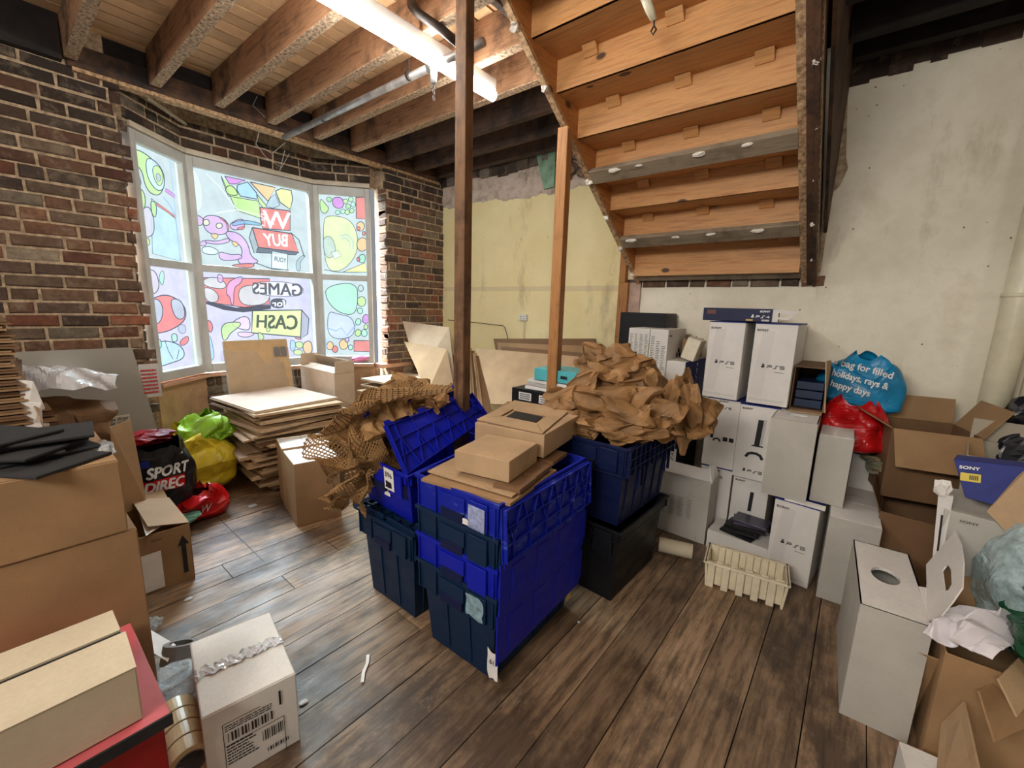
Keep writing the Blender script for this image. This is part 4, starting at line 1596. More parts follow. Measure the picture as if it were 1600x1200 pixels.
# ---------------- crates -------------------------------------------------
def crate(name, label, x0, x1, y0, y1, z0, h, mat, yaw=0, collar=.125, body=True, T=None, group='attached lid crates', floor_=True, nest=False, closed=False, plain=False):
    slot_shade = {'blue': 'navy', 'blue_worn': 'navy', 'teal': 'navy'}.get(mat, 'black_pl')
    cx, cy = (x0 + x1) / 2, (y0 + y1) / 2
    T = (T if T is not None else Matrix.Identity(4)) @ rotz(cx, cy, yaw)
    root = thing(name, label, 'crate', T @ Vector((cx, cy, z0)), group)
    z1 = z0 + h
    zc = z1 - collar
    w, l = (x1 - x0) / 2, (y1 - y0) / 2
    mb = MB()
    mb.T = T @ Matrix.Translation((cx, cy, 0))

    def ring(zlo, zhi, ilo, ihi, t=.005):
        def rc(i, z):
            return [(-w + i, -l + i, z), (w - i, -l + i, z), (w - i, l - i, z), (-w + i, l - i, z)]
        lo, hi, lo2, hi2 = rc(ilo, zlo), rc(ihi, zhi), rc(ilo + t, zlo), rc(ihi + t, zhi)
        for k in range(4):
            q = (k + 1) % 4
            mb.add([lo[k], lo[q], hi[q], hi[k], lo2[k], lo2[q], hi2[q], hi2[k]],
                   [(0, 1, 2, 3), (7, 6, 5, 4), (3, 2, 6, 7), (4, 5, 1, 0)])
    if not nest:
        ring(z0, zc + .01, .048, .028)
        i = .05
        mb.box(-w + i, w - i, -l + i, l - i, z0, z0 + .005)
        # shallow vertical ribs on the body
        for s in (() if plain else (-1, 1)):
            for k in range(5):
                y = -l + .09 + k * (2 * l - .18) / 4
                mb.hexa([(s * (w - .047), y - .004, z0 + .02), (s * (w - .041), y - .004, z0 + .02), (s * (w - .041), y + .004, z0 + .02), (s * (w - .047), y + .004, z0 + .02)],
                        [(s * (w - .03), y - .004, zc), (s * (w - .022), y - .004, zc), (s * (w - .022), y + .004, zc), (s * (w - .03), y + .004, zc)])
            for k in (-1, 1):
                mb.hexa([(k * .06 - .004, s * (l - .047), z0 + .02), (k * .06 + .004, s * (l - .047), z0 + .02), (k * .06 + .004, s * (l - .041), z0 + .02), (k * .06 - .004, s * (l - .041), z0 + .02)],
                        [(k * .06 - .004, s * (l - .03), zc), (k * .06 + .004, s * (l - .03), zc), (k * .06 + .004, s * (l - .022), zc), (k * .06 - .004, s * (l - .022), zc)])
    mb.build('crate_body', mat, root, .002)
    mb = MB()
    mb.T = T @ Matrix.Translation((cx, cy, 0))
    ring(zc, z1 - .012, .012, .006)
    ring(zc - .004, zc + .004, .010, .010, .022)
    ring(z1 - .014, z1, 0, 0, .012)
    for s in (-1, 1):
        n = 1 if plain else 8
        for k in range(n + 1):
            y = -l + .02 + k * (2 * l - .04) / n
            mb.box(*sorted((s * (w - .014), s * (w - .001))), y - .003, y + .003, zc, z1 - .01)
        for k in range(5):
            x = -w + .02 + k * (2 * w - .04) / 4
            if k == 2:
                continue
            mb.box(x - .003, x + .003, *sorted((s * (l - .014), s * (l - .001))), zc, z1 - .01)
    mb.build('collar', mat, root, .0015)
    # hand grip, recess shade put into its darker block; label holder, both short ends
    for s in (-1, 1):
        g = MB()
        g.T = T @ Matrix.Translation((cx, cy, 0))
        yy = sorted((s * (l + .0005), s * (l - .010)))
        g.box(-.075, .055, *yy, z1 - .088, z1 - .030)
        gp_ = g.build('grip_panel', mat, root, .002)
        g = MB()
        g.T = T @ Matrix.Translation((cx, cy, 0))
        yy = sorted((s * (l + .0015), s * (l - .012)))
        g.box(-.068, .048, *yy, z1 - .128, z1 - .088)
        g.build('hand_slot_shade', slot_shade, root, .002)
        g = MB()
        g.T = T @ Matrix.Translation((cx, cy, 0))
        yy = sorted((s * (l + .004), s * (l - .008)))
        g.box(.075, .165, *yy, z1 - .122, z1 - .018)
        g.build('label_holder', mat, root, .003)
    return root, T @ Matrix.Translation((cx, cy, 0)), w, l


def lid(root, C4, mat, nu=7, name='lid', side=1):
    """hinged half lid with its ribbed underside; C4 corners, ribs on the side of the normal"""
    c = [Vector(p) for p in C4]
    n = (c[1] - c[0]).cross(c[3] - c[0]).normalized() * side
    mb = MB()
    mb.hexa(c, [p - n * .006 for p in c])

    def P(u, v):
        return (c[0] * (1 - u) + c[1] * u) * (1 - v) + (c[3] * (1 - u) + c[2] * u) * v

    def rib(a, b, hh=.012, t=.0022):
        A, B = P(*a), P(*b)
        d = (B - A).normalized()
        q = n.normalized().cross(d) * t
        mb.hexa([A - q, B - q, B + q, A + q], [A - q + n * hh, B - q + n * hh, B + q + n * hh, A + q + n * hh])
    for v in (.03, .35, .67, .97):
        rib((.01, v), (.99, v), .013)
    for u in (.012, .988):
        rib((u, .02), (u, .98), .016)
    for k in range(nu):
        u0, u1 = k / nu, (k + 1) / nu
        rib((u0 + .01, .03), ((u0 + u1) / 2, .67))
        rib(((u0 + u1) / 2, .67), (u1 - .01, .03))
        rib(((u0 + u1) / 2, .35), ((u0 + u1) / 2, .97), .010)
    # teeth along the free edge
    e = (c[3] - c[0]).normalized()
    for k in range(6):
        u0, u1 = (k + .1) / 6, (k + .55) / 6
        A, B = P(u0, 1), P(u1, 1)
        mb.hexa([A, B, B + e * .02, A + e * .02], [p - n * .006 for p in (A, B, B + e * .02, A + e * .02)])
    return mb.build(name, mat, root, .001)


ccx0, ccx1, ccy0, ccy1 = -1.298, -.868, 1.0, 1.625
layers = [('crate', 'dark blue crate on the floor, lowest of the front stack, torn white sticker', 0, .385, 'teal', False),
          ('crate', 'royal blue crate nested third from the top of the front stack', .385, .115, 'blue', True),
          ('crate', 'dark teal crate nested second from the top of the front stack', .50, .115, 'teal', True),
          ('crate', 'scuffed bright blue crate topmost of the front stack, cartons piled in it', .615, .13, 'blue_worn', True)]
CR = []
for k, (nm, lb, z0, h, mt, nest) in enumerate(layers):
    CR.append(crate(nm, lb, ccx0, ccx1, ccy0, ccy1, z0, h, mt, 2, collar=.125 if not nest else h, nest=nest))
topc, TT, w_, l_ = CR[3]
g = lambda x, y, z: TT @ Vector((x, y, z))
# ribbed half lids hanging down both long sides
lid(topc, [g(w_ + .012, -l_ + .0, .735), g(w_ + .012, l_ - .0, .735), g(w_ + .022, l_ - .0, .535), g(w_ + .022, -l_ + .0, .535)], M['blue_worn'], 6, side=-1)
b1, T1, _, _ = CR[1]
for za, zb, xo, mt_ in ((.525, .325, .004, 'blue'), (.322, .12, -.004, 'blue')):
    mb = MB()
    mb.T = T1
    mb.hexa([(w_ + xo, -l_ + .004, zb), (w_ + xo + .007, -l_ + .004, zb), (w_ + xo + .007, l_ - .004, zb), (w_ + xo, l_ - .004, zb)],
            [(w_ + xo, -l_ + .004, za), (w_ + xo + .007, -l_ + .004, za), (w_ + xo + .007, l_ - .004, za), (w_ + xo, l_ - .004, za)])
    for k in range(4):
        y = -l_ + .07 + k * .16
        mb.box(w_ + xo + .006, w_ + xo + .010, y, y + .08, zb + .03, za - .03)
    mb.build('lid', mt_, b1, .003)
b0, T0_, _, _ = CR[0]
patch('torn_label', T0_ @ Vector((.155, -l_ + .034, .03)), (1, 0, .0), (.02, -.03, 1), .05, .12, 'paper', b0, .004, ragged=4, seed=2)
letter('61', T0_ @ Vector((.17, -l_ + .028, .095)), (1, 0, 0), (0, 0, 1), .02, .022, 'ink', b0, off=.006)
patch('label_scrap', T0_ @ Vector((.075, -l_ - .003, .275)), (1, 0, .0), (0, 0, 1), .085, .085, 'ink_pale', b0, .003, ragged=4, seed=9).data.materials[0] = M['film_blue']
patch('yellow_sticker', T0_ @ Vector((w_ - .03, .33 - .1, .06)), (0, 1, 0), (0, 0, 1), .035, .05, simple('yellow_sticker', (214, 188, 90), .6, .1, 20, 0), b0, .014)
patch('label_card', TT @ Vector((.08, -l_ - .005, .735 - .11)), (1, 0, 0), (0, 0, 1), .08, .088, simple('scuffed_label', (150, 160, 196), .5, .35, 30, .1), topc, .002)
patch('torn_paper', TT @ Vector((.055, -l_ - .002, .63)), (1, 0, 0), (0, 0, 1), .028, .022, 'paper', topc, .006, ragged=3, seed=4)

# left stack
la, Ta, _, _ = crate('crate', 'dark navy crate on the floor left of the front crate stack', -1.765, -1.345, 1.015, 1.635, 0, .435, 'teal', 1, collar=.12)
for k in (-1, 1):
    lid(la, [Ta @ Vector((k * .207, -.30, .437)), Ta @ Vector((k * .207, .30, .437)), Ta @ Vector((k * .01, .30, .443)), Ta @ Vector((k * .01, -.30, .443))][::k], M['teal'], 7, side=1)
mb = MB()
mb.tube([(-1.79, 1.02, .43), (-1.79, 1.12, .43)], .018, 8)
mb.tube([(-1.82, 1.05, .40), (-1.77, 1.02, .44)], .012, 8)
mb.build('hinge_arm', 'teal', la)
Tt = tilt(Vector((-1.36, 1.02, .45)), 'X', 5) @ tilt(Vector((-1.36, 1.02, .45)), 'Y', 3)
lb_, Tb, wb_, lb2 = crate('crate', 'royal blue crate with raised lids, tipped on the dark crate beside the honeycomb paper', -1.78, -1.36, 1.02, 1.62, .450, .262, 'blue', 1, collar=.05, T=Tt, plain=True)
lid(lb_, [(-1.37, 1.01, .70), (-1.45, 1.60, .83), (-1.555, 1.575, .945), (-1.50, 1.0, .892)], M['blue'], 6, side=1)
lid(lb_, [(-1.69, .99, .80), (-1.66, 1.60, .90), (-1.60, 1.60, 1.0), (-1.60, .97, .925)], M['blue'], 6, side=-1)
P = lambda x, z: Tb @ Vector((x, -lb2 + .020, z))
rr_ = (Tb.to_3x3() @ Vector((1, 0, 0))).normalized()
uu_ = (Tb.to_3x3() @ Vector((0, 0, 1))).normalized()
patch('label_card', Tb @ Vector((.055, -lb2 + .0, .610)), rr_, uu_, .065, .10, 'paper', lb_, .006)
letter('B96', Tb @ Vector((.065, -lb2 + .0, .67)), rr_, uu_, .045, .024, 'ink', lb_, off=.008)
patch('ink_smudge', Tb @ Vector((.065, -lb2 + .0, .62)), rr_, uu_, .04, .03, 'ink', lb_, .0075, ragged=4, seed=31)
patch('torn_label', Tb @ Vector((.0, -lb2 + .038, .545)), rr_, uu_, .045, .042, 'paper', lb_, .012, ragged=3, seed=7)

# right-hand navy stack
na, Tn, _, _ = crate('crate', 'black-blue lower crate of the stack under the brown paper heap', -1.13, -.715, 1.72, 2.30, 0, .395, 'black_pl', -2, collar=.06, plain=True)
nb, Tn2, wn, ln_ = crate('crate', 'navy crate overflowing with crumpled brown paper', -1.135, -.71, 1.715, 2.31, .40, .40, 'navy', -2, collar=.14)
g2 = lambda x, y, z: Tn2 @ Vector((x, y, z))
mb = MB()
mb.T = Tn2
for k in range(3):
    mb.box(wn - .002, wn + .014, -ln_ + .0, ln_ - .0, .795 - k * .045, .799 - k * .045)
for k in range(12):
    y = -ln_ + .01 + k * (2 * ln_ - .02) / 11
    mb.box(wn - .002, wn + .013, y - .002, y + .002, .665 - (.08 if 1 < k < 4 or 7 < k < 10 else 0), .799)
mb.build('ribbed_lid', 'navy', nb, .001)
cr3, _, _, _ = crate('crate', 'dark crate half hidden behind the bright blue stack, its rim under the small books', -1.50, -1.14, 1.95, 2.5, 0, .72, 'navy', 0, collar=.12)

# ---------------- cartons on the front stack -----------------------------
def slab(name, label, cat, F, L, R, zp, t, mat, group=None, dz=0.0):
    P, A, B = onz(F[0], F[1], zp), onz(L[0], L[1], zp), onz(R[0], R[1], zp)
    D = A + B - P
    return sheet(name, label, cat, [P, B, D + Vector((0, 0, dz)), A], mat, t, group)


slab('cardboard_sheet', 'flat kraft sheet lying in the top blue crate, lowest of the pieces there', 'cardboard', (797, 792), (658, 752), (870, 738), .735, .012, 'kraft_warm')
slab('cardboard_sheet', 'bent kraft flap piece sticking out over the front end of the top blue crate', 'cardboard', (800, 778), (668, 738), (862, 728), .752, .006, 'kraft')
for k in range(3):
    slab('cardboard_strip', ['brown carton edge poking out nearest the front corner under the small boxes', 'brown carton edge in the middle under the small boxes', 'brown carton edge farthest back under the small boxes'][k], 'cardboard',
         (812 + k * 26, 772 - k * 22), (770 + k * 26, 762 - k * 22), (838 + k * 24, 752 - k * 20), .757, .016, 'kraft_dark')
(r1, Tq), _ = cbox('small_carton', 'plain closed kraft carton lying nearest on the top blue crate', 'box', (795, 755), (706, 737), (845, 723), .775, .775, .857, mat='kraft', lid_seam=False)
(r2, Tq2), (c2_, w2_, d2_) = cbox('small_carton', 'kraft carton with interlocked flaps and a dark gap on its lid', 'box', (849, 716), (748, 690), (891, 678), .785, .785, .885, mat='kraft', lid_seam=False)
P0, A0, B0 = onz(847, 679, .887), onz(745, 657, .887), onz(891, 642, .887)
D0 = A0 + B0 - P0


def bil(u, v, dz=0):
    return (P0 * (1 - u) + A0 * u) * (1 - v) + (B0 * (1 - u) + D0 * u) * v + Vector((0, 0, dz))


mb = MB()
mb.hexa([bil(.25, .28, .001), bil(.72, .28, .001), bil(.72, .55, .001), bil(.25, .55, .001)], [bil(.25, .28, .0025), bil(.72, .28, .0025), bil(.72, .55, .0025), bil(.25, .55, .0025)])
mb.build('dark_gap', 'frame_gap', r2)
for q in ([(0, 0), (1, 0), (.78, .27), (.22, .27)], [(0, 0.02), (.21, .27), (.21, .6), (0, 1)], [(.21, .57), (.77, .57), (1, 1), (0, 1)], [(1, 0), (1, 1), (.79, .6), (.79, .28)]):
    mb = MB()
    mb.hexa([bil(u, v, .002) for u, v in q], [bil(u, v, .006) for u, v in q])
    mb.build('flap', 'kraft', r2, .0006)

# ---------------- crumpled brown paper heap --------------------------------
hp = [((-1.08, 2.00, .92), .17, (1.1, 1, .8)), ((-.86, 1.95, .90), .17, (1.1, 1, .75)), ((-1.00, 2.12, 1.05), .16, (1, 1, .85)), ((-1.10, 2.10, 1.12), .10, (.9, 1, .8)),
      ((-.90, 2.12, 1.02), .14, (1.1, 1, .8)), ((-.72, 2.02, .89), .13, (1, 1, .8)), ((-.63, 2.12, .93), .13, (.8, 1, 1.1)), ((-1.17, 1.92, .86), .12, (1, 1, .7)),
      ((-.98, 1.86, .845), .12, (1.3, .9, .5)), ((-.80, 1.84, .85), .10, (1.2, .8, .6)), ((-.57, 2.18, .90), .09, (1, 1, .8))]
hl = ['lower left', 'lower middle', 'upper middle', 'topmost', 'upper right', 'right shoulder', 'upright right-hand', 'far left', 'front left', 'front right', 'far right overhanging']
for k, (c, r, sq) in enumerate(hp):
    crumpled_ball('crumpled_paper', '%s wad of the crumpled brown paper heaped on the navy crate' % hl[k], 'paper', c, r, 'paper_brown', 100 + k * 7, .62, 'brown paper heap', squash=sq, sub=5, freq=2.0)
for k, (q, z, r) in enumerate((((672, 628), .93, .07), ((640, 640), .90, .05), ((845, 660), .80, .05), ((800, 640), .80, .045))):
    crumpled_ball('crumpled_paper', ['brown paper wad behind the raised blue lid', 'small brown paper wad left behind the raised blue lid', 'brown paper wad tucked right of the gapped carton', 'small brown paper scrap beneath the stacked books'][k], 'paper', onz(q[0], q[1], z), r, 'paper_brown', 500 + k, .6, squash=(1.3, 1, .8))

# ---------------- honeycomb kraft paper -------------------------------------
hc = NT('honeycomb')


def honey(name, label, path, width, seed, nu, nv, th=.0026):
    """netting of slit paper draped along a path of points; built as real strands"""
    pts = [Vector(p) for p in path]
    wd = [Vector(q) for q in width]
    N = len(pts)

    def S(u, v):
        t = v * (N - 1)
        i = min(int(t), N - 2)
        f = t - i
        f = f * f * (3 - 2 * f)
        c = pts[i].lerp(pts[i + 1], f)
        w = wd[i].lerp(wd[i + 1], f)
        p = c + w * (u - .5)
        d = crumple(Vector((u * 1.1, v * 1.6, seed)), seed, .085, 2.2, 8)
        return p + d
    mb = MB()
    for j in range(nv):
        for i in range(nu):
            u, v = (i + (.5 if j % 2 else 0)) / nu, j / nv
            du, dv = .5 / nu, 1.0 / nv
            a = S(u, v)
            b = S(min(u + du, 1), min(v + dv, 1))
            c = S(max(u - du, 0), min(v + dv, 1))
            for e in (b, c):
                d = (e - a)
                if d.length < 1e-5:
                    continue
                n = Vector((.6, -.75, .2)).cross(d)
                if n.length < 1e-6:
                    continue
                n = n.normalized() * th
                m = Vector((.5, -.8, .3)).normalized() * .004
                mb.add([a - n + m, a + n + m, e + n - m, e - n - m], [(0, 1, 2, 3)])
    o = mb.build(name, 'paper_honey')
    return tag(o, label, 'paper')


honey('honeycomb_paper', 'long sheet of honeycomb packing paper spilling down the left side of the blue crate',
      [onx(640, 608, -1.46), onx(598, 622, -1.50), onx(558, 655, -1.58), onx(556, 705, -1.62), onx(590, 740, -1.58)],
      [(.18, .25, .12), (.2, .34, .1), (.16, .32, .12), (.14, .28, .05), (.12, .26, 0)], 3, 34, 84)
honey('honeycomb_paper', 'hanging tail of honeycomb paper dangling over the navy crate corner',
      [onx(605, 700, -1.58), onx(580, 730, -1.60), onx(560, 760, -1.62), onx(543, 792, -1.63)],
      [(.05, .22, .05), (.05, .26, .03), (.03, .22, .02), (.03, .12, 0)], 8, 26, 56)
for k, (q, X, r, sq) in enumerate((((600, 650), -1.62, .10, (1, 1.3, 1.0)), ((575, 690), -1.74, .09, (1, 1.2, 1.1)), ((630, 615), -1.66, .09, (1, 1.4, .8)), ((575, 745), -1.74, .07, (.8, 1.2, 1.3)))):
    crumpled_ball('crumpled_paper', ['brown paper core wad inside the honeycomb sheet at its middle', 'brown paper wad at the left bulge of the honeycomb sheet', 'brown paper wad at the top of the honeycomb sheet', 'twisted brown paper wad in the hanging honeycomb tail'][k], 'paper', onx(q[0], q[1], X), r, 'paper_honey', 600 + k, .6, squash=sq, sub=4)

# ---------------- books and small boxes behind -------------------------------
def simplebox(name, label, cat, x0, x1, y0, y1, z0, z1, mat, yaw=0, bevel=.003, group=None):
    mb = MB()
    mb.T = rotz((x0 + x1) / 2, (y0 + y1) / 2, yaw)
    mb.box(x0, x1, y0, y1, z0, z1)
    return tag(mb.build(name, mat, bevel=bevel), label, cat, group)


simplebox('flat_box', 'red box at the bottom of the little pile by the brown paper heap', 'box', -1.60, -1.20, 2.16, 2.40, .735, .785, 'red_bag')
bb_, Tbb = carton('game_tray', 'black game case tray with white oval labels above the red box', 'box', -1.72, -1.28, 2.12, 2.40, .790, .885, 0, mat='black_pl', lid_seam=False)
for k in range(2):
    patch('white_label', (-1.66 + k * .16, 2.12, .815), (1, 0, 0), (0, 0, 1), .10, .05, 'ink_white', bb_)
    lines_print(bb_, (-1.65 + k * .16, 2.118, .82), (1, 0, 0), (0, 0, 1), .08, .04, 3, 'ink', seed=k)
patch('white_label', (-1.28, 2.16, .815), (0, 1, 0), (0, 0, 1), .10, .04, 'ink_pale', bb_)
for k in range(3):
    simplebox('game_case', ['white game case lowest on the black tray', 'white game case in the middle above the black tray', 'pale game case under the teal box'][k], 'case', -1.63 + k * .012, -1.30, 2.14, 2.38, .888 + k * .022, .908 + k * .022, ['ink_white', 'ink_pale', 'socket'][k], yaw=3 - k * 3)
tb, _ = carton('teal_box', 'turquoise box topmost on the little pile of cases', 'box', -1.56, -1.26, 2.14, 2.36, .957, 1.03, 2, mat=simple('turquoise_card', (86, 186, 196), .45, .06, 5, .05), lid_seam=False)
patch('black_slot', (-1.36, 2.138, .985), (1, 0, 0), (0, 0, 1), .045, .018, 'ink', tb, .004)
simplebox('cardboard_block', 'low kraft carton under the little pile of cases behind the crates', 'box', -1.70, -1.16, 2.52, 2.9, 0, .70, 'kraft')

# ---------------- cartons right of the window, floor left ---------------------
(r, T), (c, w, d) = cbox('tall_carton', 'brown carton with a round recycling mark standing alone on the floorboards', 'box', (465, 825), (445, 775), (531, 805), 0, 0, .415, w=.34, d=.27, mat='kraft_warm', flapmat='white_card')
Xd, Zd = fdir(T, 0, 1, 0), Vector((0, 0, 1))
s0 = fpos(T, c.x + w / 2, c.y - d / 2, 0)
# round recycling mark (the square code beside it is left out) and upright print
mb = MB()
for a0 in range(0, 1):
    stroke(mb, [(.018 * math.cos(t * PI / 10), .018 * math.sin(t * PI / 10)) for t in range(20)], .003, s0 + Xd * .205 + Zd * .265, Xd, Zd, fdir(T, 1, 0, 0) * .002, True)
for k in range(3):
    stroke(mb, [(0, 0), (.017 * math.cos(PI / 2 + k * 2.09), .017 * math.sin(PI / 2 + k * 2.09))], .003, s0 + Xd * .205 + Zd * .265, Xd, Zd, fdir(T, 1, 0, 0) * .002)
mb.build('printed_mark', 'ink', r)
lines_print(r, s0 + Xd * .235 + Zd * .12, (0, 0, 1), -Xd, .12, .012, 2, 'ink', seed=4)
zt_ = Vector((0, 0, .4185))
lines_print(r, fpos(T, c.x - .10, c.y - .05, .4185), fdir(T, 0, 1, 0), fdir(T, -1, 0, 0), .12, .10, 4, 'ink_grey', seed=8, frac=.7)
(r, T), _ = cbox('tall_carton', 'brown carton with a white printed top just behind the recycling-mark carton', 'box', (440, 702), (434, 682), (512, 690), .43, 0, .43, w=.26, d=.30, mat='kraft_warm', flapmat='white_card')
carton('tall_carton', 'open tall kraft carton standing below the window mullion', 'box', -4.02, -3.40, 1.80, 1.985, 0, .80, 0, mat='kraft_grey', open_={'B': (62, .12), 'R': (95, .10), 'L': (80, .12), 'F': (20, .09)})
fb = thing('framed_board', 'brown backed picture frame wrapped in clear film leaning at the window', 'frame', (-4.08, 1.46, .36))
c4 = [(-3.96, 1.20, .36), (-3.96, 1.72, .36), (-4.085, 1.71, 1.045), (-4.085, 1.215, 1.045)]
sheet('backing_board', None, None, c4, simple('hardboard_back', (206, 172, 128), .8, .08, 6, .1), .012, parent=fb)
mb = MB()
for a_i, b_i in ((0, 1), (1, 2), (2, 3), (3, 0)):
    mb.tube([c4[a_i], c4[b_i]], .011, 4)
mb.build('frame_moulding', 'cream_card', fb)
mb = MB()
mb.grid(lambda u, v: Vector((-3.93 - .12 * v, 1.17 + .58 * u, .40 + .55 * v)) + crumple(Vector((u, v, 0)), 5, .03, 2.5), 24, 18)
mb.build('clear_wrap', 'wrap', fb, smooth=False)
mb = MB()
for k in range(2):
    patch('stamp', Vector((-4.045, 1.585 + k * .06, .90)), (0, 1, 0), (-.18, 0, 1), .045, .085, 'ink_grey', fb, .018)

# flattened cartons pile
rs = random.Random(5)
z = .03
pile = []
while z < .625:
    low = z < .16
    dx, dy = rs.uniform(-.05, .03), rs.uniform(-.05, .04)
    t = rs.uniform(.012, .024)
    x0, x1, y0, y1 = -3.86, -3.14, 1.08, 1.72
    if low:
        x0, x1, y0, y1 = -4.0, -3.20 + .0, 1.12, 1.72
    elif z < .36:
        x1 -= .06
    yaw = rs.uniform(-7, 7)
    mb = MB()
    mb.T = rotz(-3.55, 1.4, yaw)
    mb.box(x0 + dx, x1 + dx, y0 + dy, y1 + dy, z, z + t * .42)
    mb.box(x0 + dx + .01, x1 + dx - .004, y0 + dy + .004, y1 + dy - .006, z + t * .46, z + t * .88)
    pile.append((mb, z))
    z += t
n = len(pile)
for k, (mb, z) in enumerate(pile):
    lb = 'flattened carton in the floor pile before the window, %s' % ('topmost, pale and dusty' if k == n - 1 else 'number %d up from the floor' % (k + 1))
    tag(mb.build('flattened_carton', M['kraft_grey'] if k == n - 1 else ('kraft_dark' if k % 3 == 0 else 'kraft'), bevel=.001), lb, 'cardboard', 'flattened cartons before the window')
slab('flattened_carton', 'large pale sheet jutting forward at the bottom of the pile before the window', 'cardboard', (402, 735), (335, 668), (440, 722), .16, .01, 'kraft_grey')
# pile beyond, near the corner
for k in range(7):
    z = .30 + k * .06
    simplebox('flattened_carton', 'flattened carton in the pile under the right-hand window, %s' % ('top sheet' if k == 6 else ordn[k] + ' from the bottom'), 'cardboard', -3.70 + rs.uniform(-.03, .03), -3.12 + rs.uniform(-.05, .05), 2.22 + rs.uniform(-.04, .04), 2.80, z, z + .022, 'kraft' if k < 6 else 'kraft_grey', yaw=rs.uniform(-6, 6), group='flattened cartons under the right window')
simplebox('storage_box', 'brown box under the flattened cartons near the brick corner', 'box', -3.68, -3.16, 2.25, 2.78, 0, .29, 'kraft_dark')
crumpled_ball('pink_bag', 'pink plastic scrap on the sill beside the tall kraft carton', 'bag', (-3.88, 2.33, .84), .06, simple('pink_plastic', (232, 140, 190), .4, .1, 5, .1), 71, .3, squash=(.8, 1.6, .5), sub=3)
# leaning sheets by the corner
def lean(label, q, Y, t, mat, group='boards leaning near the corner'):
    """q: four picture corners with their own depth each"""
    sheet('cardboard_sheet', label, 'cardboard', [ony(a, b, y) for (a, b), y in zip(q, Y)], mat, t, group)


lean('narrow creased sheet highest against the brick corner', [(656, 590), (712, 600), (703, 513), (630, 503)], (2.60, 2.74, 2.84, 2.74), .02, 'kraft_grey')
lean('kraft sheet leaning at the brick corner, nearest the dark post', [(668, 615), (716, 640), (698, 547), (632, 535)], (2.50, 2.60, 2.72, 2.66), .014, 'kraft')
lean('kraft sheet edge-on just left of the dark post', [(712, 650), (724, 660), (712, 560), (700, 548)], (2.72, 2.78, 2.96, 2.90), .014, 'kraft_dark')
for k in range(4):
    lean('slim board edge seen between the two posts, %s from the dark post' % ordn[k], [(738 + 6 * k, 650), (752 + 6 * k, 650), (737 + 4 * k, 545 + 4 * k), (731 + 4 * k, 545 + 4 * k)], (2.50, 2.56, 2.85, 2.80), .012, 'kraft_dark' if k % 2 else 'kraft')
lean('wide plain kraft sheet in front of the yellow wall', [(768, 632), (905, 640), (905, 558), (744, 545)], (2.62, 2.72, 2.98, 2.88), .012, 'kraft')
for k in range(4):
    lean('long board behind the wide kraft sheet, %s from the front' % ordn[k], [(790, 620), (945 - 2 * k, 625), (941 - 3 * k, 566 - k * 12), (790 - 6 * k, 548 - k * 6)], (2.80 + k * .04, 2.88 + k * .04, 3.04 + k * .05, 2.98 + k * .05), .014, 'kraft_dark' if k % 2 else 'kraft_warm')

# ---------------- lower left -------------------------------------------------
(r, T) = carton('large_carton', 'large plain brown carton at the left edge with black foam sheets on it', 'box', -2.12, -1.65, -.50, .195, .695, .918, 0, mat='kraft_warm', tapeax='x', tape='film')
crumpled_ball('torn_tape', None, None, (-1.80, .185, .918), .04, 'film', 31, .5, parent=r, squash=(2, .6, .6), sub=3)
mb = MB()
carton('large_carton', 'bigger brown carton directly under the one with black foam sheets', 'box', -2.12, -1.655, -.52, .215, 0, .690, 0, mat='kraft_warm')
# white mail box with folded lid on the red box
(r, T) = carton('lidded_box', 'dull white box with slotted flaps on the red box at lower left', 'box', -1.485, -1.205, -.40, .122, .405, .545, 0, mat='cream_card', lid_seam=False)
mb = MB()
mb.box(-1.484, -1.375, -.40, .121, .545, .552)
mb.build('flap', 'cream_card', r, .001)
mb = MB()
mb.hexa([(-1.355, -.40, .545), (-1.204, -.40, .545), (-1.204, .122, .545), (-1.355, .122, .545)], [(-1.352, -.40, .556), (-1.203, -.40, .549), (-1.203, .123, .549), (-1.352, .128, .556)])
mb.build('flap', 'cream_card', r, .001)
mb = MB()
mb.box(-1.375, -1.355, -.398, .120, .5452, .5462)
mb.build('slot', 'frame_gap', r)
(r, T) = carton('red_box', 'crimson box with pinkish lid board standing on the floor at lower left', 'box', -1.63, -1.20, -.42, .155, 0, .375, 0, mat='red', lid_seam=False)
mb = MB()
mb.box(-1.632, -1.178, -.42, .168, .376, .402)
mb.build('lid', 'pink_in', r, .002)
mb = MB()
mb.box(-1.178, -1.172, -.42, .170, .372, .403)
mb.build('lid_edge', 'foam', r, .001)
# foam sheets
fo = random.Random(2)
for k in range(7):
    z = .922 + k * .010
    cx, cy = -1.80 - .02 * k + fo.uniform(-.03, .02), -.02 + fo.uniform(-.07, .05)
    simplebox('foam_sheet', 'black foam sheet on the left-hand carton, %s up' % ordn[k], 'foam', cx - .10, cx + .10, cy - .15, cy + .15, z, z + .009, 'foam', yaw=fo.uniform(-60, 40), group='black foam sheets')
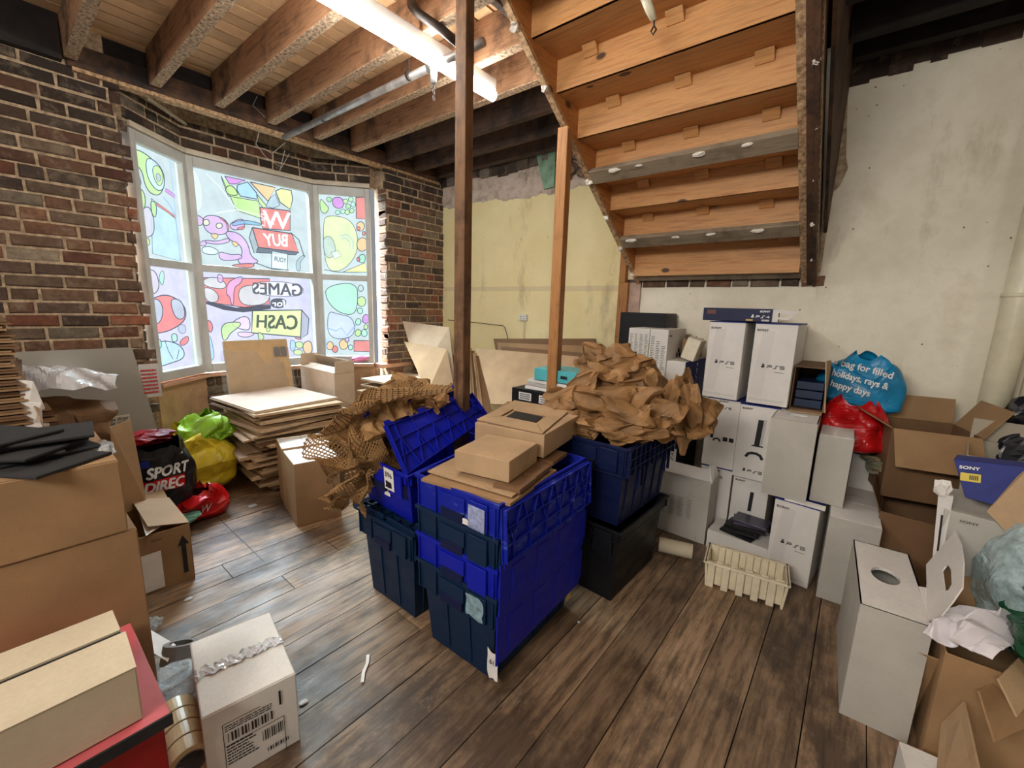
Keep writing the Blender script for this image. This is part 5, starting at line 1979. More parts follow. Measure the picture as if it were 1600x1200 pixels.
# labelled white carton
(r, T), (c, w, d) = cbox('shipping_carton', 'white shipping carton with black labels and clear taped lid at bottom left', 'box', (314, 1125), (296, 1006), (462, 1052), .25, 0, .25, mat='white_card', tapeax='y')
Pm = lambda a, z: fpos(T, c.x + w / 2, c.y - d / 2 + a, z)
Yd = fdir(T, 0, 1, 0)
for k in range(14):
    bx_ = .055 + k * .0085
    patch('barcode_bar', Pm(bx_, .135), Yd, (0, 0, 1), .0045 if k % 3 else .002, .03, 'ink', r, .003)
for k in range(10):
    patch('barcode_bar', Pm(.14 + k * .006, .075), Yd, (0, 0, 1), .003 if k % 3 else .0015, .036, 'ink', r, .003)
for k in range(9):
    patch('barcode_bar', Pm(.15 + k * .007, .03), Yd, (0, 0, 1), .004 if k % 2 else .002, .014, 'ink', r, .003)
lines_print(r, Pm(.05, .17), Yd, (0, 0, 1), .12, .022, 3, 'ink', seed=1)
lines_print(r, Pm(.05, .055), Yd, (0, 0, 1), .08, .07, 7, 'ink', seed=2, frac=.6)
letter('RC', Pm(.02, .008), Yd, (0, 0, 1), .05, .022, 'ink', r, off=.003, shear=.2)
patch('arrow_print', Pm(.19, .17), Yd, (0, 0, 1), .006, .05, 'ink', r, .003)
mb = MB()
for (a0, z0), (a1, z1) in (((.045, .0), (.045, .2)), ((.045, .125), (.2, .125)), ((.2, .0), (.2, .125)), ((.045, .2), (.14, .2))):
    stroke(mb, [(a0, z0), (a1, z1)], .0018, Pm(0, 0), Yd, Vector((0, 0, 1)), fdir(T, 1, 0, 0) * .003)
mb.build('label_frame', 'ink', r)
mb = MB()
mb.T = T
mb.grid(lambda u, v: Vector((c.x - .022 + .044 * v, c.y - d * .5 + d * u, .2540)) + Vector((crumple(Vector((u * 3, v * .7, 0)), 8, .01, 4).x, 0, abs(crumple(Vector((u * 3, v * .7, 0)), 6, .02, 5).z))), 40, 7)
mb.build('wrinkled_tape', simple('crinkled_clear_tape', (214, 216, 220), .15, .1, 9, .2, 30), r)
# tape rolls
def roll(name, label, A, B, r0, r1, mat, group=None, core='core'):
    A, B = Vector(A), Vector(B)
    d = (B - A).normalized()
    a = d.orthogonal().normalized()
    b = d.cross(a)
    root = thing(name, label, 'tape roll', (A + B) / 2 - Vector((0, 0, r0)), group)

    def cyl(ro, ri, A, B):
        mb = MB()
        n = 36
        vs = []
        for P, rr2 in ((A, ri), (A, ro), (B, ro), (B, ri)):
            vs += [P + (a * math.cos(2 * PI * k / n) + b * math.sin(2 * PI * k / n)) * rr2 for k in range(n)]
        fs = []
        for j in range(4):
            for k in range(n):
                fs.append((j * n + k, j * n + (k + 1) % n, ((j + 1) % 4) * n + (k + 1) % n, ((j + 1) % 4) * n + k))
        mb.add(vs, fs)
        return mb
    cyl(r0, r1 + .003, A, B).build('tape_winding', mat, root, .001)
    cyl(r1 + .003, r1, A, B).build('core', core, root)
    return root


ax0, ax1 = Vector((-1.30, .213, .100)), Vector((-1.68, .240, .100))
for k in range(4):
    A = ax0.lerp(ax1, k * .15 + .01)
    B = ax0.lerp(ax1, k * .15 + .145)
    roll('tape_roll', 'beige parcel tape roll between red box and white carton, %s from the camera' % ordn[k], A, B, k * 0 + .054, .036, 'tape', 'parcel tape rolls')
cc_ = onz(278, 1035, .05)
roll('tape_roll', 'grey cored tape roll at the back of the tape row', cc_, cc_ + Vector((-.02, .02, .06)), .055, .037, 'core', core='steel')
crumpled_ball('clear_film', 'scrap of clear film caught over the tape rolls', 'film', onz(280, 1062, .14), .05, 'film', 12, .6, squash=(1.3, 1.6, .5), sub=3)
crumpled_ball('clear_film', 'small clear film scrap on the floor beside the red box', 'film', onz(238, 975, .02), .035, 'film', 18, .6, squash=(1.3, 1, .5), sub=3)
slab('paper_sheet', 'white card lying on the floor behind the tape rolls', 'paper', (262, 1035), (222, 1010), (275, 1008), .10, .003, 'paper')
# arrow box
(r, T) = carton('arrow_carton', 'open brown carton with a black up arrow and a white sheet on its side', 'box', -2.86, -2.45, .02, .515, 0, .30, -1, mat='kraft_warm', open_={'B': (14, .16), 'L': (168, .10), 'F': (30, .1)})
q = lambda a, z: Vector((-2.446, a, z))
mb = MB()
stroke(mb, [(0, 0), (0, .15)], .018, q(.478, .05), Vector((0, 1, 0)), Vector((0, 0, 1)), Vector((.003, 0, 0)))
mb.add([q(.455, .20) + Vector((.003, 0, 0)), q(.501, .20) + Vector((.003, 0, 0)), q(.478, .25) + Vector((.003, 0, 0))], [(0, 1, 2)])
mb.build('printed_arrow', 'ink', r)
letter('60mm', q(.36, .262), (0, 1, 0), (0, 0, 1), .04, .013, 'ink', r, off=.003)
patch('paper_sheet', q(.22, .02), (0, 1, 0), (0, 0, 1), .17, .19, 'paper', r, .004)
slab('paper_sheet', 'crumpled white printed sheet stuffed in the arrow carton', 'paper', (228, 838), (215, 795), (252, 822), .315, .003, 'paper')
# bags
def bag(name, label, c, sx, sy, h, yaw, mat, seed, amp=.12, tilt_=(0, 0), pinch=.75, parent=None, freq=2.4, nu=64, nv=30):
    T = Matrix.Translation(c) @ Matrix.Rotation(math.radians(yaw), 4, 'Z') @ Matrix.Rotation(math.radians(tilt_[0]), 4, 'X') @ Matrix.Rotation(math.radians(tilt_[1]), 4, 'Y')

    def S(u, v):
        th = u * 2 * PI
        e = .62
        cx = math.copysign(abs(math.cos(th)) ** e, math.cos(th))
        cy = math.copysign(abs(math.sin(th)) ** e, math.sin(th))
        k = min(1, (v * 5) ** .5 if v < .2 else 1)
        if v > .6:
            k *= 1 - (1 - pinch) * ((v - .6) / .4) ** 1.5
        p = Vector((cx * sx / 2 * k, cy * sy / 2 * k * (1 - .35 * max(0, v - .55)), v * h + (.015 * math.sin(5 * th) if v > .9 else 0)))
        q = Vector((p.x / .35, p.y / .35, p.z / .35))
        d = crumple(q, seed, amp * .35 * min(1, v * 4), freq, 8)
        p = p + d
        p.z = max(p.z, 0.002)
        return T @ p
    mb = MB()
    mb.grid(S, nu, nv, wrapu=True)
    mb.add([S(k / nu, 0) for k in range(nu)], [tuple(range(nu))])
    root = thing(name, label, 'bag', c)
    mb.build('bag_body', mat, root)
    return root, mb, T


r, mbb, T = bag('shopping_bag', 'black and red shop carrier bag lettered SPORT DIREC on the floor', Vector((-3.28, .56, 0)), .32, .36, .55, -6, 'black_bag', 3, .08, (0, 8))
Rr, Uu = Vector((-.1, 1, 0)), Vector((-.17, 0, 1))
decal(mbb, 'SPORT', Vector((-3.1, .465, .35)), Rr, Uu, .20, .062, 'ink_white', r, shear=.2, bold=.003, off=.006)
patch_ = MB()
patch_.grid(lambda u, v: Vector((0, 0, 0)), 2, 2)
bv = BVHTree.FromPolygons([tuple(v) for v in mbb.v], mbb.f)


def wrap_panel(bv, P, R_, U_, w, h, mat, parent, name, off=.003, n=14, m=6):
    R_, U_ = R_.normalized(), U_.normalized()
    N_ = R_.cross(U_)
    mb = MB()

    def S(u, v):
        p = P + R_ * (u * w) + U_ * (v * h)
        hit = bv.ray_cast(p + N_ * .4, -N_, 1.0)
        return hit[0] + N_ * off if hit[0] else p
    mb.grid(S, n, m)
    return mb.build(name, mat, parent)


wrap_panel(bv, Vector((-3.1, .445, .26)), Rr, Uu, .20, .075, 'red_bag', r, 'red_band')
decal(mbb, 'DIREC', Vector((-3.1, .45, .267)), Rr, Uu, .18, .058, 'ink_white', r, shear=.2, bold=.003, off=.009)
wrap_panel(bv, Vector((-3.1, .45, .42)), Rr, Uu, .04, .04, M['ps_blue'], r, 'blue_flash')
crumpled_ball('bag_opening', None, None, (-3.30, .53, .545), .10, simple('red_lining', (176, 24, 32), .45, .1, 9, .1, c2=(70, 14, 30)), 9, .5, parent=r, squash=(.9, 1.2, .45))
bag('plastic_bag', 'yellow and green plastic bag slumped behind the black shop bag', Vector((-3.57, .84, 0)), .26, .44, .50, 0, 'yellow_bag', 8, .12, (0, 0), .5)
r, mbb2, T = bag('plastic_bag', 'lime green plastic bag on top of the yellow one near the window', Vector((-3.60, .90, .36)), .26, .34, .22, 0, 'lime_bag', 14, .14, (0, 0), .4)
decal(mbb2, 'LL ONIC', Vector((-3.4, .90, .43)), Vector((0, 1, 0)), Vector((-.1, 0, 1)), .14, .03, simple('dark_green_ink', (60, 110, 30), .5, 0, 5, 0), r)
r, mbb3, T = bag('plastic_bag', 'crumpled red bag with white letters lying in front of the black shop bag', Vector((-3.17, .72, 0)), .20, .30, .20, 5, 'red_bag', 22, .18, (0, 10), .4)
decal(mbb3, 'W', Vector((-3.05, .70, .06)), Vector((0, 1, 0)), Vector((-.1, 0, 1)), .055, .055, 'ink_white', r, shear=.2)
crumpled_ball('plastic_bag', 'pale mint plastic bag peeking out beneath the black shop bag', 'bag', (-3.08, .53, .06), .10, 'mint', 33, .4, squash=(.8, 1.4, .5))
crumpled_ball('blue_film', 'crumpled pale blue film beside the flattened carton pile', 'film', (-3.86, 1.02, .34), .13, 'film_blue', 44, .45, squash=(.6, .8, 1.2))
crumpled_ball('clear_cup', 'clear plastic scrap on the boards in front of the red bag', 'film', onz(312, 758, .02), .04, 'film', 45, .4, squash=(1, 1.2, .4), sub=3)
sheet('card_flap', 'loose brown card panel leaning against the black shop bag', 'cardboard', [Vector((-2.84, .42, .303)), onx(203, 655, -2.95), onx(170, 668, -2.82), Vector((-2.78, .30, .303))], 'kraft_warm', .006)
carton('kraft_carton', 'kraft carton half hidden behind the big left-hand cartons', 'box', -2.65, -2.25, -.35, .10, .32, .80, 0, mat='kraft_warm', open_={'B': (80, .15), 'L': (100, .12)})
# bundle of looped twine strips
mb = MB()
rt = random.Random(6)
for k in range(34):
    y, z = .17 + rt.uniform(0, .09), .42 + k * .0085
    x = -2.60 + rt.uniform(-.02, .02)
    mb.tube([(x - .1, y - .12, z), (x, y, z + rt.uniform(-.006, .01)), (x + .03, y + .035, z + .004), (x + .02, y + .03, z + .012), (x - .05, y - .05, z + .01)], .0035, 5)
tag(mb.build('paper_strip_bundle', 'cream_card'), 'bundle of looped cream paper strips beside the black shop bag', 'paper', kind='stuff')
mb = MB()
mb.box(-2.72, -2.5, .0, .22, 0, .42)
tag(mb.build('storage_box', 'kraft_dark'), 'dark brown box supporting the looped paper strips', 'box')
# tall stack of flattened cartons at left edge
for k in range(34):
    z = .50 + k * .0235
    mb = MB()
    mb.T = rotz(-2.75, -.3, rs.uniform(-2.5, 2.5))
    e = rs.uniform(-.012, .012) + .035
    mb.box(-3.0, -2.56, -.75, .055 + e - .0012 * k, z, z + .008)
    mb.box(-3.0, -2.565, -.75, .045 + e - .0012 * k, z + .010, z + .017)
    tag(mb.build('flattened_carton', 'kraft_dark' if k % 2 else 'kraft_warm'), 'flattened carton in the tall stack at the far left edge, layer %d from the bottom' % (k + 1), 'cardboard', 'tall stack at the left edge')
simplebox('storage_box', 'brown box under the tall left-hand stack of flattened cartons', 'box', -3.02, -2.55, -.75, -.02, 0, .49, 'kraft_dark')
for k in range(5):
    sheet('paper_leaf', 'white paper leaf sticking out of the tall left-hand stack, %s down' % ordn[k], 'paper',
          [(-2.57, .04, 1.06 - k * .09), (-2.55, .085 + .012 * (k % 3), 1.05 - k * .09), (-2.57, .105 - .015 * (k % 2), .93 - k * .08), (-2.57, .05, .90 - k * .08)], 'paper', .002, 'white leaves in the left stack')
# kraft sheaf, perspex, plastic
for k in range(9):
    z = .62 + k * .028
    mb = MB()
    mb.T = rotz(-3.1, .1, rs.uniform(-5, 5))
    mb.box(-3.30, -2.98, -.25, .235 - .012 * k, z, z + .009)
    mb.box(-3.30, -2.985, -.25, .23 - .012 * k, z + .011, z + .018)
    tag(mb.build('flattened_carton', 'kraft_dark' if k % 2 else 'kraft_warm'), 'flattened carton in the short sheaf below the white plastic, %s from the bottom' % ordn[k], 'cardboard', 'short sheaf by the brick wall')
simplebox('storage_box', 'brown box under the short sheaf of flattened cartons', 'box', -3.32, -2.96, -.2, .24, 0, .61, 'kraft_dark')
mb = MB()
mb.grid(lambda u, v: Vector((-3.02 - .15 * v, .12 + .28 * u, .63 + .26 * v * (1 - .25 * u))) + crumple(Vector((u, v, 1)), 77, .05, 1.5), 26, 20)
tag(mb.build('hessian_sheet', 'kraft_dark', solid=.004), 'mottled brown fibre sheet draped over the sheaf end', 'sheet')
mb = MB()
mb.grid(lambda u, v: Vector((-3.05 - .22 * v, -.02 + .42 * u, .90 + .14 * math.sin(PI * min(1, v * 1.0 + .1)) * (1 - .5 * u * u))) + crumple(Vector((u * 1.5, v, 4)), 78, .05, 2.4), 34, 22)
tag(mb.build('plastic_sheet', simple('white_plastic_sheet', (226, 228, 232), .3, .08, 8, .3, 20), solid=.002), 'crumpled white plastic bag lying on the short cardboard sheaf', 'bag')
px = thing('perspex_screen', 'clear perspex counter screen leaning against the brick wall', 'screen', (-3.6, .25, 0))
sheet('clear_panel', None, None, [(-3.50, -.05, .25), (-3.50, .66, .25), (-3.66, .57, 1.07), (-3.66, -.05, 1.07)], 'perspex', .006, parent=px)
mb = MB()
mb.hexa([(-3.66, -.05, 1.06), (-3.66, .57, 1.06), (-3.635, .585, .93), (-3.635, -.05, .93)], [(-3.675, -.05, 1.06), (-3.675, .57, 1.06), (-3.65, .585, .93), (-3.65, -.05, .93)])
mb.build('top_rail', 'core', px)
sg = [Vector((-3.555, .42, .60)), Vector((-3.555, .56, .62)), Vector((-3.535, .555, .535)), Vector((-3.535, .43, .50))]
sgn = patch('notice', (-3.535, .365, .565), (0, 1, .06), (-.18, 0, 1), .135, .085, 'cream_card', px, .006)
for k, s in enumerate(('Please Wear', 'Masks on the')):
    letter(s, (-3.535, .373, .625 - k * .026), (0, 1, .06), (-.18, 0, 1), .12, .017, 'ink', px, off=.009, bold=.0006)
patch('printed_notice', (-3.60, .585, .74), (0, 1, 0), (-.18, 0, 1), .10, .22, 'ink_pale', px, .008)
lines_print(px, (-3.60, .592, .76), (0, 1, 0), (-.18, 0, 1), .08, .17, 7, 'ink_red', seed=5, off=.011)

# ---------------- the console boxes ------------------------------------------
def psbox(label, x0, x1, y0, z0, z1, yaw, kind, depth=.46, group='white games console cartons', band=True):
    root, T = carton('console_carton', label, 'box', x0, x1, y0, y0 + depth, z0, z1, yaw, mat='white_card', lid_seam=False, group=group)
    w = x1 - x0
    R_, U_ = fdir(T, 1, 0, 0), Vector((0, 0, 1))
    f = lambda x, z: fpos(T, x0 + x, y0, z)
    h = z1 - z0
    if band:
        mb = MB()
        mb.T = T
        mb.box(x0 - .0006, x1 + .0006, y0 - .0006, y0 + depth, z1 - .005, z1 + .0010)
        mb.build('blue_lid_edge', 'ps_blue', root)
    if kind in ('logo', 'logo2'):
        letter('SONY', f(.012, z1 - .045), R_, U_, .058, .011, 'ink', root, off=.002, bold=.0006)
        ps_mark('oPS5', f(w * .26, z0 + h * .46), R_, U_, w * .60, 'ink', root)
        patch('small_print', f(w * .60, z0 + h * .41), R_, U_, w * .22, .003, 'ink_grey', root)
        lines_print(root, f(.012, z0 + .02), R_, U_, w * .85, .012, 2, 'ink_pale', seed=3)
        patch('tone_shape', f(w * .05, z0 + .05), R_, U_, w * .3, h * .8, simple('gloss_tone_%s' % label[:12], (214, 209, 204), .5, .02, 5, 0), root, .0004, skew=.5)
    if kind == 'picture':
        letter('SONY', f(.012, z1 - .03), R_, U_, .055, .011, 'ink', root, off=.002, bold=.0006)
        con = f(w * .48, z0 + h * .46)
        patch('console_picture', con, R_, U_, .028, h * .36, 'ink', root, .002, skew=.25)
        patch('console_shell', con + R_ * .030, R_, U_, .012, h * .37, 'ink_pale', root, .002, skew=.6)
        patch('console_foot', con - R_ * .012, R_, U_, .060, .008, 'ink', root, .0025)
        mb = MB()
        stroke(mb, [(0, 0), (.012, .022), (.03, .03), (.055, .03), (.075, .022), (.088, 0)], .016, f(w * .30, z0 + h * .30), R_, U_, fdir(T, 0, -1, 0) * .002)
        mb.build('controller_picture', 'ink', root)
        ps_mark('oPS5', f(w * .26, z0 + h * .10), R_, U_, w * .56, 'ink', root)
    if kind == 'picture2':
        letter('SONY', f(w * .35, z1 - .02), R_, U_, .055, .010, 'ink', root, off=.002, bold=.0006)
        ps_mark('oPS5', f(w * .28, z1 - .06), R_, U_, w * .5, 'ink', root)
        patch('console_picture', f(.035, z0 + h * .42), R_, U_, .018, .10, 'ink', root, .002, skew=.2)
        mb = MB()
        stroke(mb, [(0, 0), (.006, .014), (.02, .018), (.034, .014), (.04, 0)], .010, f(.055, z0 + h * .38), R_, U_, fdir(T, 0, -1, 0) * .002)
        mb.build('controller_picture', 'ink', root)
        for k in range(2):
            patch('game_badge', f(.11 + k * .035, z0 + h * .40), R_, U_, .026, .026, 'ink', root, .002)
    if kind == 'short':
        letter('SONY', f(w * .35, z1 - .025), R_, U_, .055, .010, 'ink', root, off=.002, bold=.0006)
        ps_mark('oPS5', f(w * .25, z1 - .065), R_, U_, w * .5, 'ink', root)
    if kind == 'foot':
        letter('SONY', f(.012, z1 - .03), R_, U_, .055, .010, 'ink', root, off=.002, bold=.0006)
        patch('console_picture', f(w * .5, z0 + h * .5), R_, U_, .02, h * .3, 'ink', root, .002, skew=.2)
    return root, T


psbox('white console carton, left one of the upper pair under the flat blue box', -.715, -.515, 2.80, .885, 1.352, -3, 'logo', .46)
psbox('white console carton, right one of the upper pair under the flat blue box', -.477, -.270, 2.80, .885, 1.352, 0, 'logo2', .46)
psbox('white console carton with console and two badges printed on it, second row left', -.690, -.505, 2.82, .440, .880, 0, 'picture2', .46)
psbox('white console carton with a big console and controller picture, second row middle', -.500, -.300, 2.795, .420, .875, 0, 'picture', .48)
psbox('white console carton at floor level left, mostly hidden by the grey vented box', -.690, -.505, 2.83, 0, .435, 0, 'short', .46)
psbox('white console carton at floor level behind the dark game cases', -.495, -.300, 2.83, 0, .415, 0, 'foot', .46)
rj_, Tj = psbox('white console carton standing on the floor behind the pulp tray', -.213, -.014, 2.545, 0, .440, -6, 'logo', .46)
mb = MB()
mb.hexa([(-.195, 2.548, .441), (-.02, 2.54, .441), (-.02, 2.58, .449), (-.195, 2.60, .449)], [(-.195, 2.550, .443), (-.02, 2.542, .443), (-.02, 2.58, .452), (-.195, 2.60, .452)])
mb.build('lifted_flap', 'paper', rj_)


def inner(label, x0, x1, y0, y1, z0, z1, yaw, hole, T=None):
    return carton('inner_carton', label, 'box', x0, x1, y0, y1, z0, z1, yaw, mat='grey_card', flapmat='white_card', hole=hole, lid_seam=not hole, group='plain white inner cartons', T=T)


inner('plain white carton with a finger hole, upright on the lettered console carton', -.312, -.110, 2.56, 3.06, .446, .868, 1, (-.21, 2.72, .045, .035))
inner('narrow plain white carton beside the red bag, right of the finger-hole carton', -.100, .042, 2.63, 3.10, .446, .805, 1, None)
rk, Tk = inner('plain white carton on the floor right of the lettered console carton', -.008, .190, 2.50, 3.02, 0, .442, 2, None)
mb = MB()
stroke(mb, [(-.03, 0), (0, .02), (.03, 0)], .003, Vector((.10, 2.86, .4465)), Vector((1, 0, 0)), Vector((0, 1, 0)), Vector((0, 0, .001)))
mb.build('cut_line', 'frame_gap', rk)
rl, Tl = inner('tall plain white carton in the right foreground with a big round hole', .108, .290, 1.775, 2.30, 0, .440, 3, (.195, 2.04, .043, .062))
# its ragged opened side flap, standing up and leaning outward
T3 = Tl
hp0 = Vector((.295, 2.0, .44))
hn = Vector((1, -.03, -.30)).normalized()
outl = [(1447, 882), (1470, 856), (1492, 828), (1501, 850), (1505, 880), (1503, 918), (1488, 940), (1470, 962), (1449, 970)]
cx_, cy_ = 1477, 903
rin = [(cx_ + 9 * math.cos(math.atan2(y - cy_, x - cx_)) + 2, cy_ + 20 * math.sin(math.atan2(y - cy_, x - cx_))) for x, y in outl]
n1 = len(outl)
A_ = [onp(x, y, hp0, hn) for x, y in outl]
B_ = [onp(x, y, hp0, hn) for x, y in rin]
mb = MB()
mb.v = []
mb.add(A_ + B_ + [q_ + hn * .004 for q_ in A_] + [q_ + hn * .004 for q_ in B_],
       [f_ for k in range(n1) for q in [(k + 1) % n1] for f_ in ((k, q, n1 + q, n1 + k), (2 * n1 + q, 2 * n1 + k, 3 * n1 + k, 3 * n1 + q), (k, 2 * n1 + k, 2 * n1 + q, q), (n1 + k, n1 + q, 3 * n1 + q, 3 * n1 + k))])
mb.build('torn_flap', 'white_card', rl)
mb = MB()
mb.T = T3
mb.hexa([(.283, 1.85, .4415), (.306, 1.85, .4415), (.306, 2.02, .4415), (.283, 2.02, .4415)], [(.283, 1.85, .447), (.312, 1.85, .462), (.312, 2.0, .462), (.283, 2.02, .447)])
mb.build('tuck_tab', 'white_card', rl)

# flat blue box on top
rb_, Tb_ = carton('console_sleeve', 'flat navy console box lying on top of the two upper cartons', 'box', -.768, -.400, 2.79, 3.06, 1.357, 1.432, 0, mat='ps_navy', lid_seam=False)
U = Vector((0, 0, 1))
X = Vector((1, 0, 0))
letter('SONY', (-.462, 2.79, 1.412), X, U, .05, .010, 'ink_white', rb_, off=.002, bold=.0006)
ps_mark('oPS4', (-.505, 2.79, 1.381), X, U, .10, 'ink_white', rb_)
patch('gold_label', (-.53, 2.79, 1.362), X, U, .036, .010, simple('gold_print', (190, 160, 90), .5, .05, 5, 0), rb_, .002)
patch('white_label', (-.45, 2.79, 1.362), X, U, .038, .010, 'ink_pale', rb_, .002)
patch('brown_label', (-.745, 2.79, 1.395), X, U, .05, .026, simple('brown_print', (96, 54, 44), .5, .1, 9, 0), rb_, .002)
mb = MB()
mb.hexa([(-.775, 2.79, 1.357), (-.768, 2.79, 1.357), (-.768, 3.06, 1.357), (-.80, 3.0, 1.357)], [(-.775, 2.79, 1.43), (-.768, 2.79, 1.43), (-.768, 3.06, 1.43), (-.80, 3.0, 1.43)])
mb.build('end_flap', 'white_card', rb_)
mb = MB()
z0, z1 = 1.36, 1.43
for a, b in (((-.40, 1.36), (-.40, 1.43)), ((-.40, 1.43), (-.36, 1.428)), ((-.36, 1.428), (-.36, 1.362))):
    pass
for pts in ([(-.40, z0), (-.372, z0), (-.372, z1), (-.40, z1)], [(-.372, 1.412), (-.372, z1), (-.285, 1.420), (-.312, 1.402)], [(-.372, 1.376), (-.325, 1.374), (-.335, 1.386), (-.372, 1.388)], [(-.335, 1.386), (-.325, 1.374), (-.285, 1.420), (-.306, 1.41)]):
    c = [Vector((p[0], 2.795 + (p[0] + .40) * .25, p[1])) for p in pts]
    mb.hexa(c, [p + Vector((0, .004, 0)) for p in c])
mb.build('end_flap', 'white_card', rb_)

# left column: picture boxes, white printed boxes, black box
rq, Tq_ = carton('console_box', 'tall console box with white front and blue printed side left of the console cartons', 'box', -.965, -.845, 2.80, 3.25, .66, 1.085, 0, mat='white_card', lid_seam=False)
Y1 = Vector((0, 1, 0))
patch('blue_side', (-.845, 2.80, .66), Y1, U, .45, .425, 'ps_blue', rq, .001)
ps_mark('oPS4', (-.845, 3.04, 1.065), (0, 0, -1), Y1, .17, 'ink_white', rq, off=.003)
patch('console_picture', (-.845, 2.90, .84), Y1, U, .22, .08, 'ink', rq, .002)
crumpled = random.Random(4)
for k in range(12):
    patch('picture_fragment', (-.845, 2.82 + crumpled.uniform(0, .32), .67 + crumpled.uniform(0, .14)), Y1, U, crumpled.uniform(.05, .13), crumpled.uniform(.02, .06), ['ink_pale', 'ink', 'ink_grey', 'foam'][k % 4], rq, .0025 + k * .0003, ragged=3, seed=k)
rq2, _ = carton('console_box', 'white box printed with PS4 down its front, below the blue-sided box', 'box', -.965, -.845, 2.80, 3.25, .20, .655, 0, mat='white_card', lid_seam=False)
patch('black_side', (-.845, 2.80, .20), Y1, U, .45, .455, 'ink', rq2, .001)
patch('blue_edge', (-.845, 3.16, .20), Y1, U, .03, .455, 'ps_blue', rq2, .002)
ps_mark('oPS4', (-.862, 2.80, .36), (0, 0, 1), (-1, 0, 0), .12, 'ink', rq2, off=.003)
patch('console_picture', (-.93, 2.80, .52), X, U, .06, .05, 'ink', rq2, .003, ragged=3, seed=3)
simplebox('storage_box', 'low box under the white PS4-printed box', 'box', -.965, -.845, 2.82, 3.25, 0, .195, 'kraft_dark')
rr1, _ = carton('printed_box', 'big white console box covered in small print beside the brown paper heap', 'box', -1.235, -.965, 2.78, 3.14, .955, 1.285, 0, mat='white_card', lid_seam=False)
for k in range(4):
    lines_print(rr1, (-1.225 + k * .035, 2.78, .99), X, U, .026, .26, 26, 'ink_grey', seed=k + 3, frac=.6)
for k in range(3):
    lines_print(rr1, (-1.075 + k * .036, 2.78, 1.08 - .03 * k), X, U, .028, .16, 14, 'ink_grey', seed=k + 13, frac=.6)
patch('green_edge', (-1.088, 2.78, .955), X, U, .004, .33, simple('green_print', (60, 150, 70), .5, .05, 5, 0), rr1, .002)
patch('red_line', (-1.092, 2.78, .97), X, U, .002, .22, 'ink_red', rr1, .002)
for k, (a, b) in enumerate(((.18, .14), (.24, .14), (.18, .10), (.24, .10), (.21, .17))):
    patch('printed_icon', (-.965, 2.78 + a, .955 + b), (0, 1, 0), U, .035, .028, 'ink', rr1, .002, ragged=3, seed=k)
patch('printed_title', (-.965, 2.80, 1.24), (0, 1, 0), U, .05, .008, 'ink', rr1, .002)
rr2, _ = carton('printed_box', 'dark box with fine print directly under the big white printed box', 'box', -1.10, -.975, 2.82, 3.16, .62, .950, 0, mat='black_pl', lid_seam=False)
for k in range(3):
    lines_print(rr2, (-1.09 + k * .05, 2.82, .80), X, U, .04, .13, 12, 'ink_grey', seed=k + 23, frac=.6)
rr3, _ = carton('printed_box', 'white box beside the fine-print dark box, behind the paper heap', 'box', -1.24, -1.105, 2.82, 3.16, .62, .950, 0, mat='white_card', lid_seam=False)
lines_print(rr3, (-1.23, 2.82, .80), X, U, .10, .13, 10, 'ink_pale', seed=44, frac=.6)
simplebox('storage_box', 'brown box at floor level behind the navy crates', 'box', -1.25, -.985, 2.84, 3.2, 0, .61, 'kraft_dark')
carton('black_box', 'glossy black box at the back by the wooden wall stud', 'box', -1.42, -1.08, 3.02, 3.26, .90, 1.385, 0, mat='black_pl')
simplebox('storage_box', 'brown box supporting the glossy black box by the stud', 'box', -1.42, -1.27, 2.98, 3.26, 0, .895, 'kraft_dark')
sheet('card_flap', 'white and brown torn carton flap left of the printed white box', 'cardboard', [ony(945, 578, 2.7), ony(984, 590, 2.7), ony(988, 546, 2.74), ony(950, 562, 2.74)], 'white_card', .005)
mb = MB()
mb.T = tilt(Vector((-.86, 2.9, 1.09)), 'Y', 16)
mb.box(-.90, -.815, 2.84, 2.96, 1.10, 1.24)
tag(mb.build('white_block', 'poly', bevel=.004), 'small tilted white polystyrene block by the console cartons', 'block')
mb = MB()
mb.box(-.94, -.86, 3.0, 3.2, 1.088, 1.22)
tag(mb.build('kraft_carton', 'kraft_warm'), 'torn kraft piece behind the tilted white block', 'box')

# floor in front of the console stack
rm, Tm = carton('vented_box', 'grey white console box with faded print and torn lid behind the navy crates', 'box', -.905, -.570, 2.62, 2.78, 0, .405, -1, mat='grey_card', lid_seam=False)
for k in range(5):
    lines_print(rm, (-.86 + k * .055, 2.62, .13), X, U, .036, .13, 13, 'ink_grey', seed=60 + k, frac=.5)
patch('printed_mark', (-.62, 2.62, .33), X, U, .016, .016, 'ink_grey', rm, .002, ragged=3)
patch('tone_shape', (-.84, 2.62, .26), X, U, .14, .13, 'ink_pale', rm, .0012, ragged=3, seed=5)
patch('dark_print', (-.625, 2.62, .01), X, U, .05, .035, 'ink', rm, .002)
mb = MB()
mb.hexa([(-.91, 2.61, .405), (-.57, 2.61, .405), (-.57, 2.78, .405), (-.91, 2.78, .405)], [(-.91, 2.615, .412), (-.57, 2.60, .412), (-.57, 2.76, .43), (-.91, 2.76, .43)])
mb.build('lid', 'white_card', rm, .002)
mb = MB()
mb.box(-.89, -.80, 2.63, 2.64, .4125, .4145)
mb.build('slot', 'frame_gap', rm)
mb = MB()
mb.hexa([(-.575, 2.61, .40), (-.565, 2.61, .40), (-.565, 2.74, .43), (-.575, 2.74, .43)], [(-.60, 2.64, .50), (-.597, 2.64, .50), (-.575, 2.70, .49), (-.58, 2.70, .49)])
mb.build('torn_flap', 'white_card', rm)
R0 = onz(1030, 850, .045)
R1 = onz(1082, 862, .045)
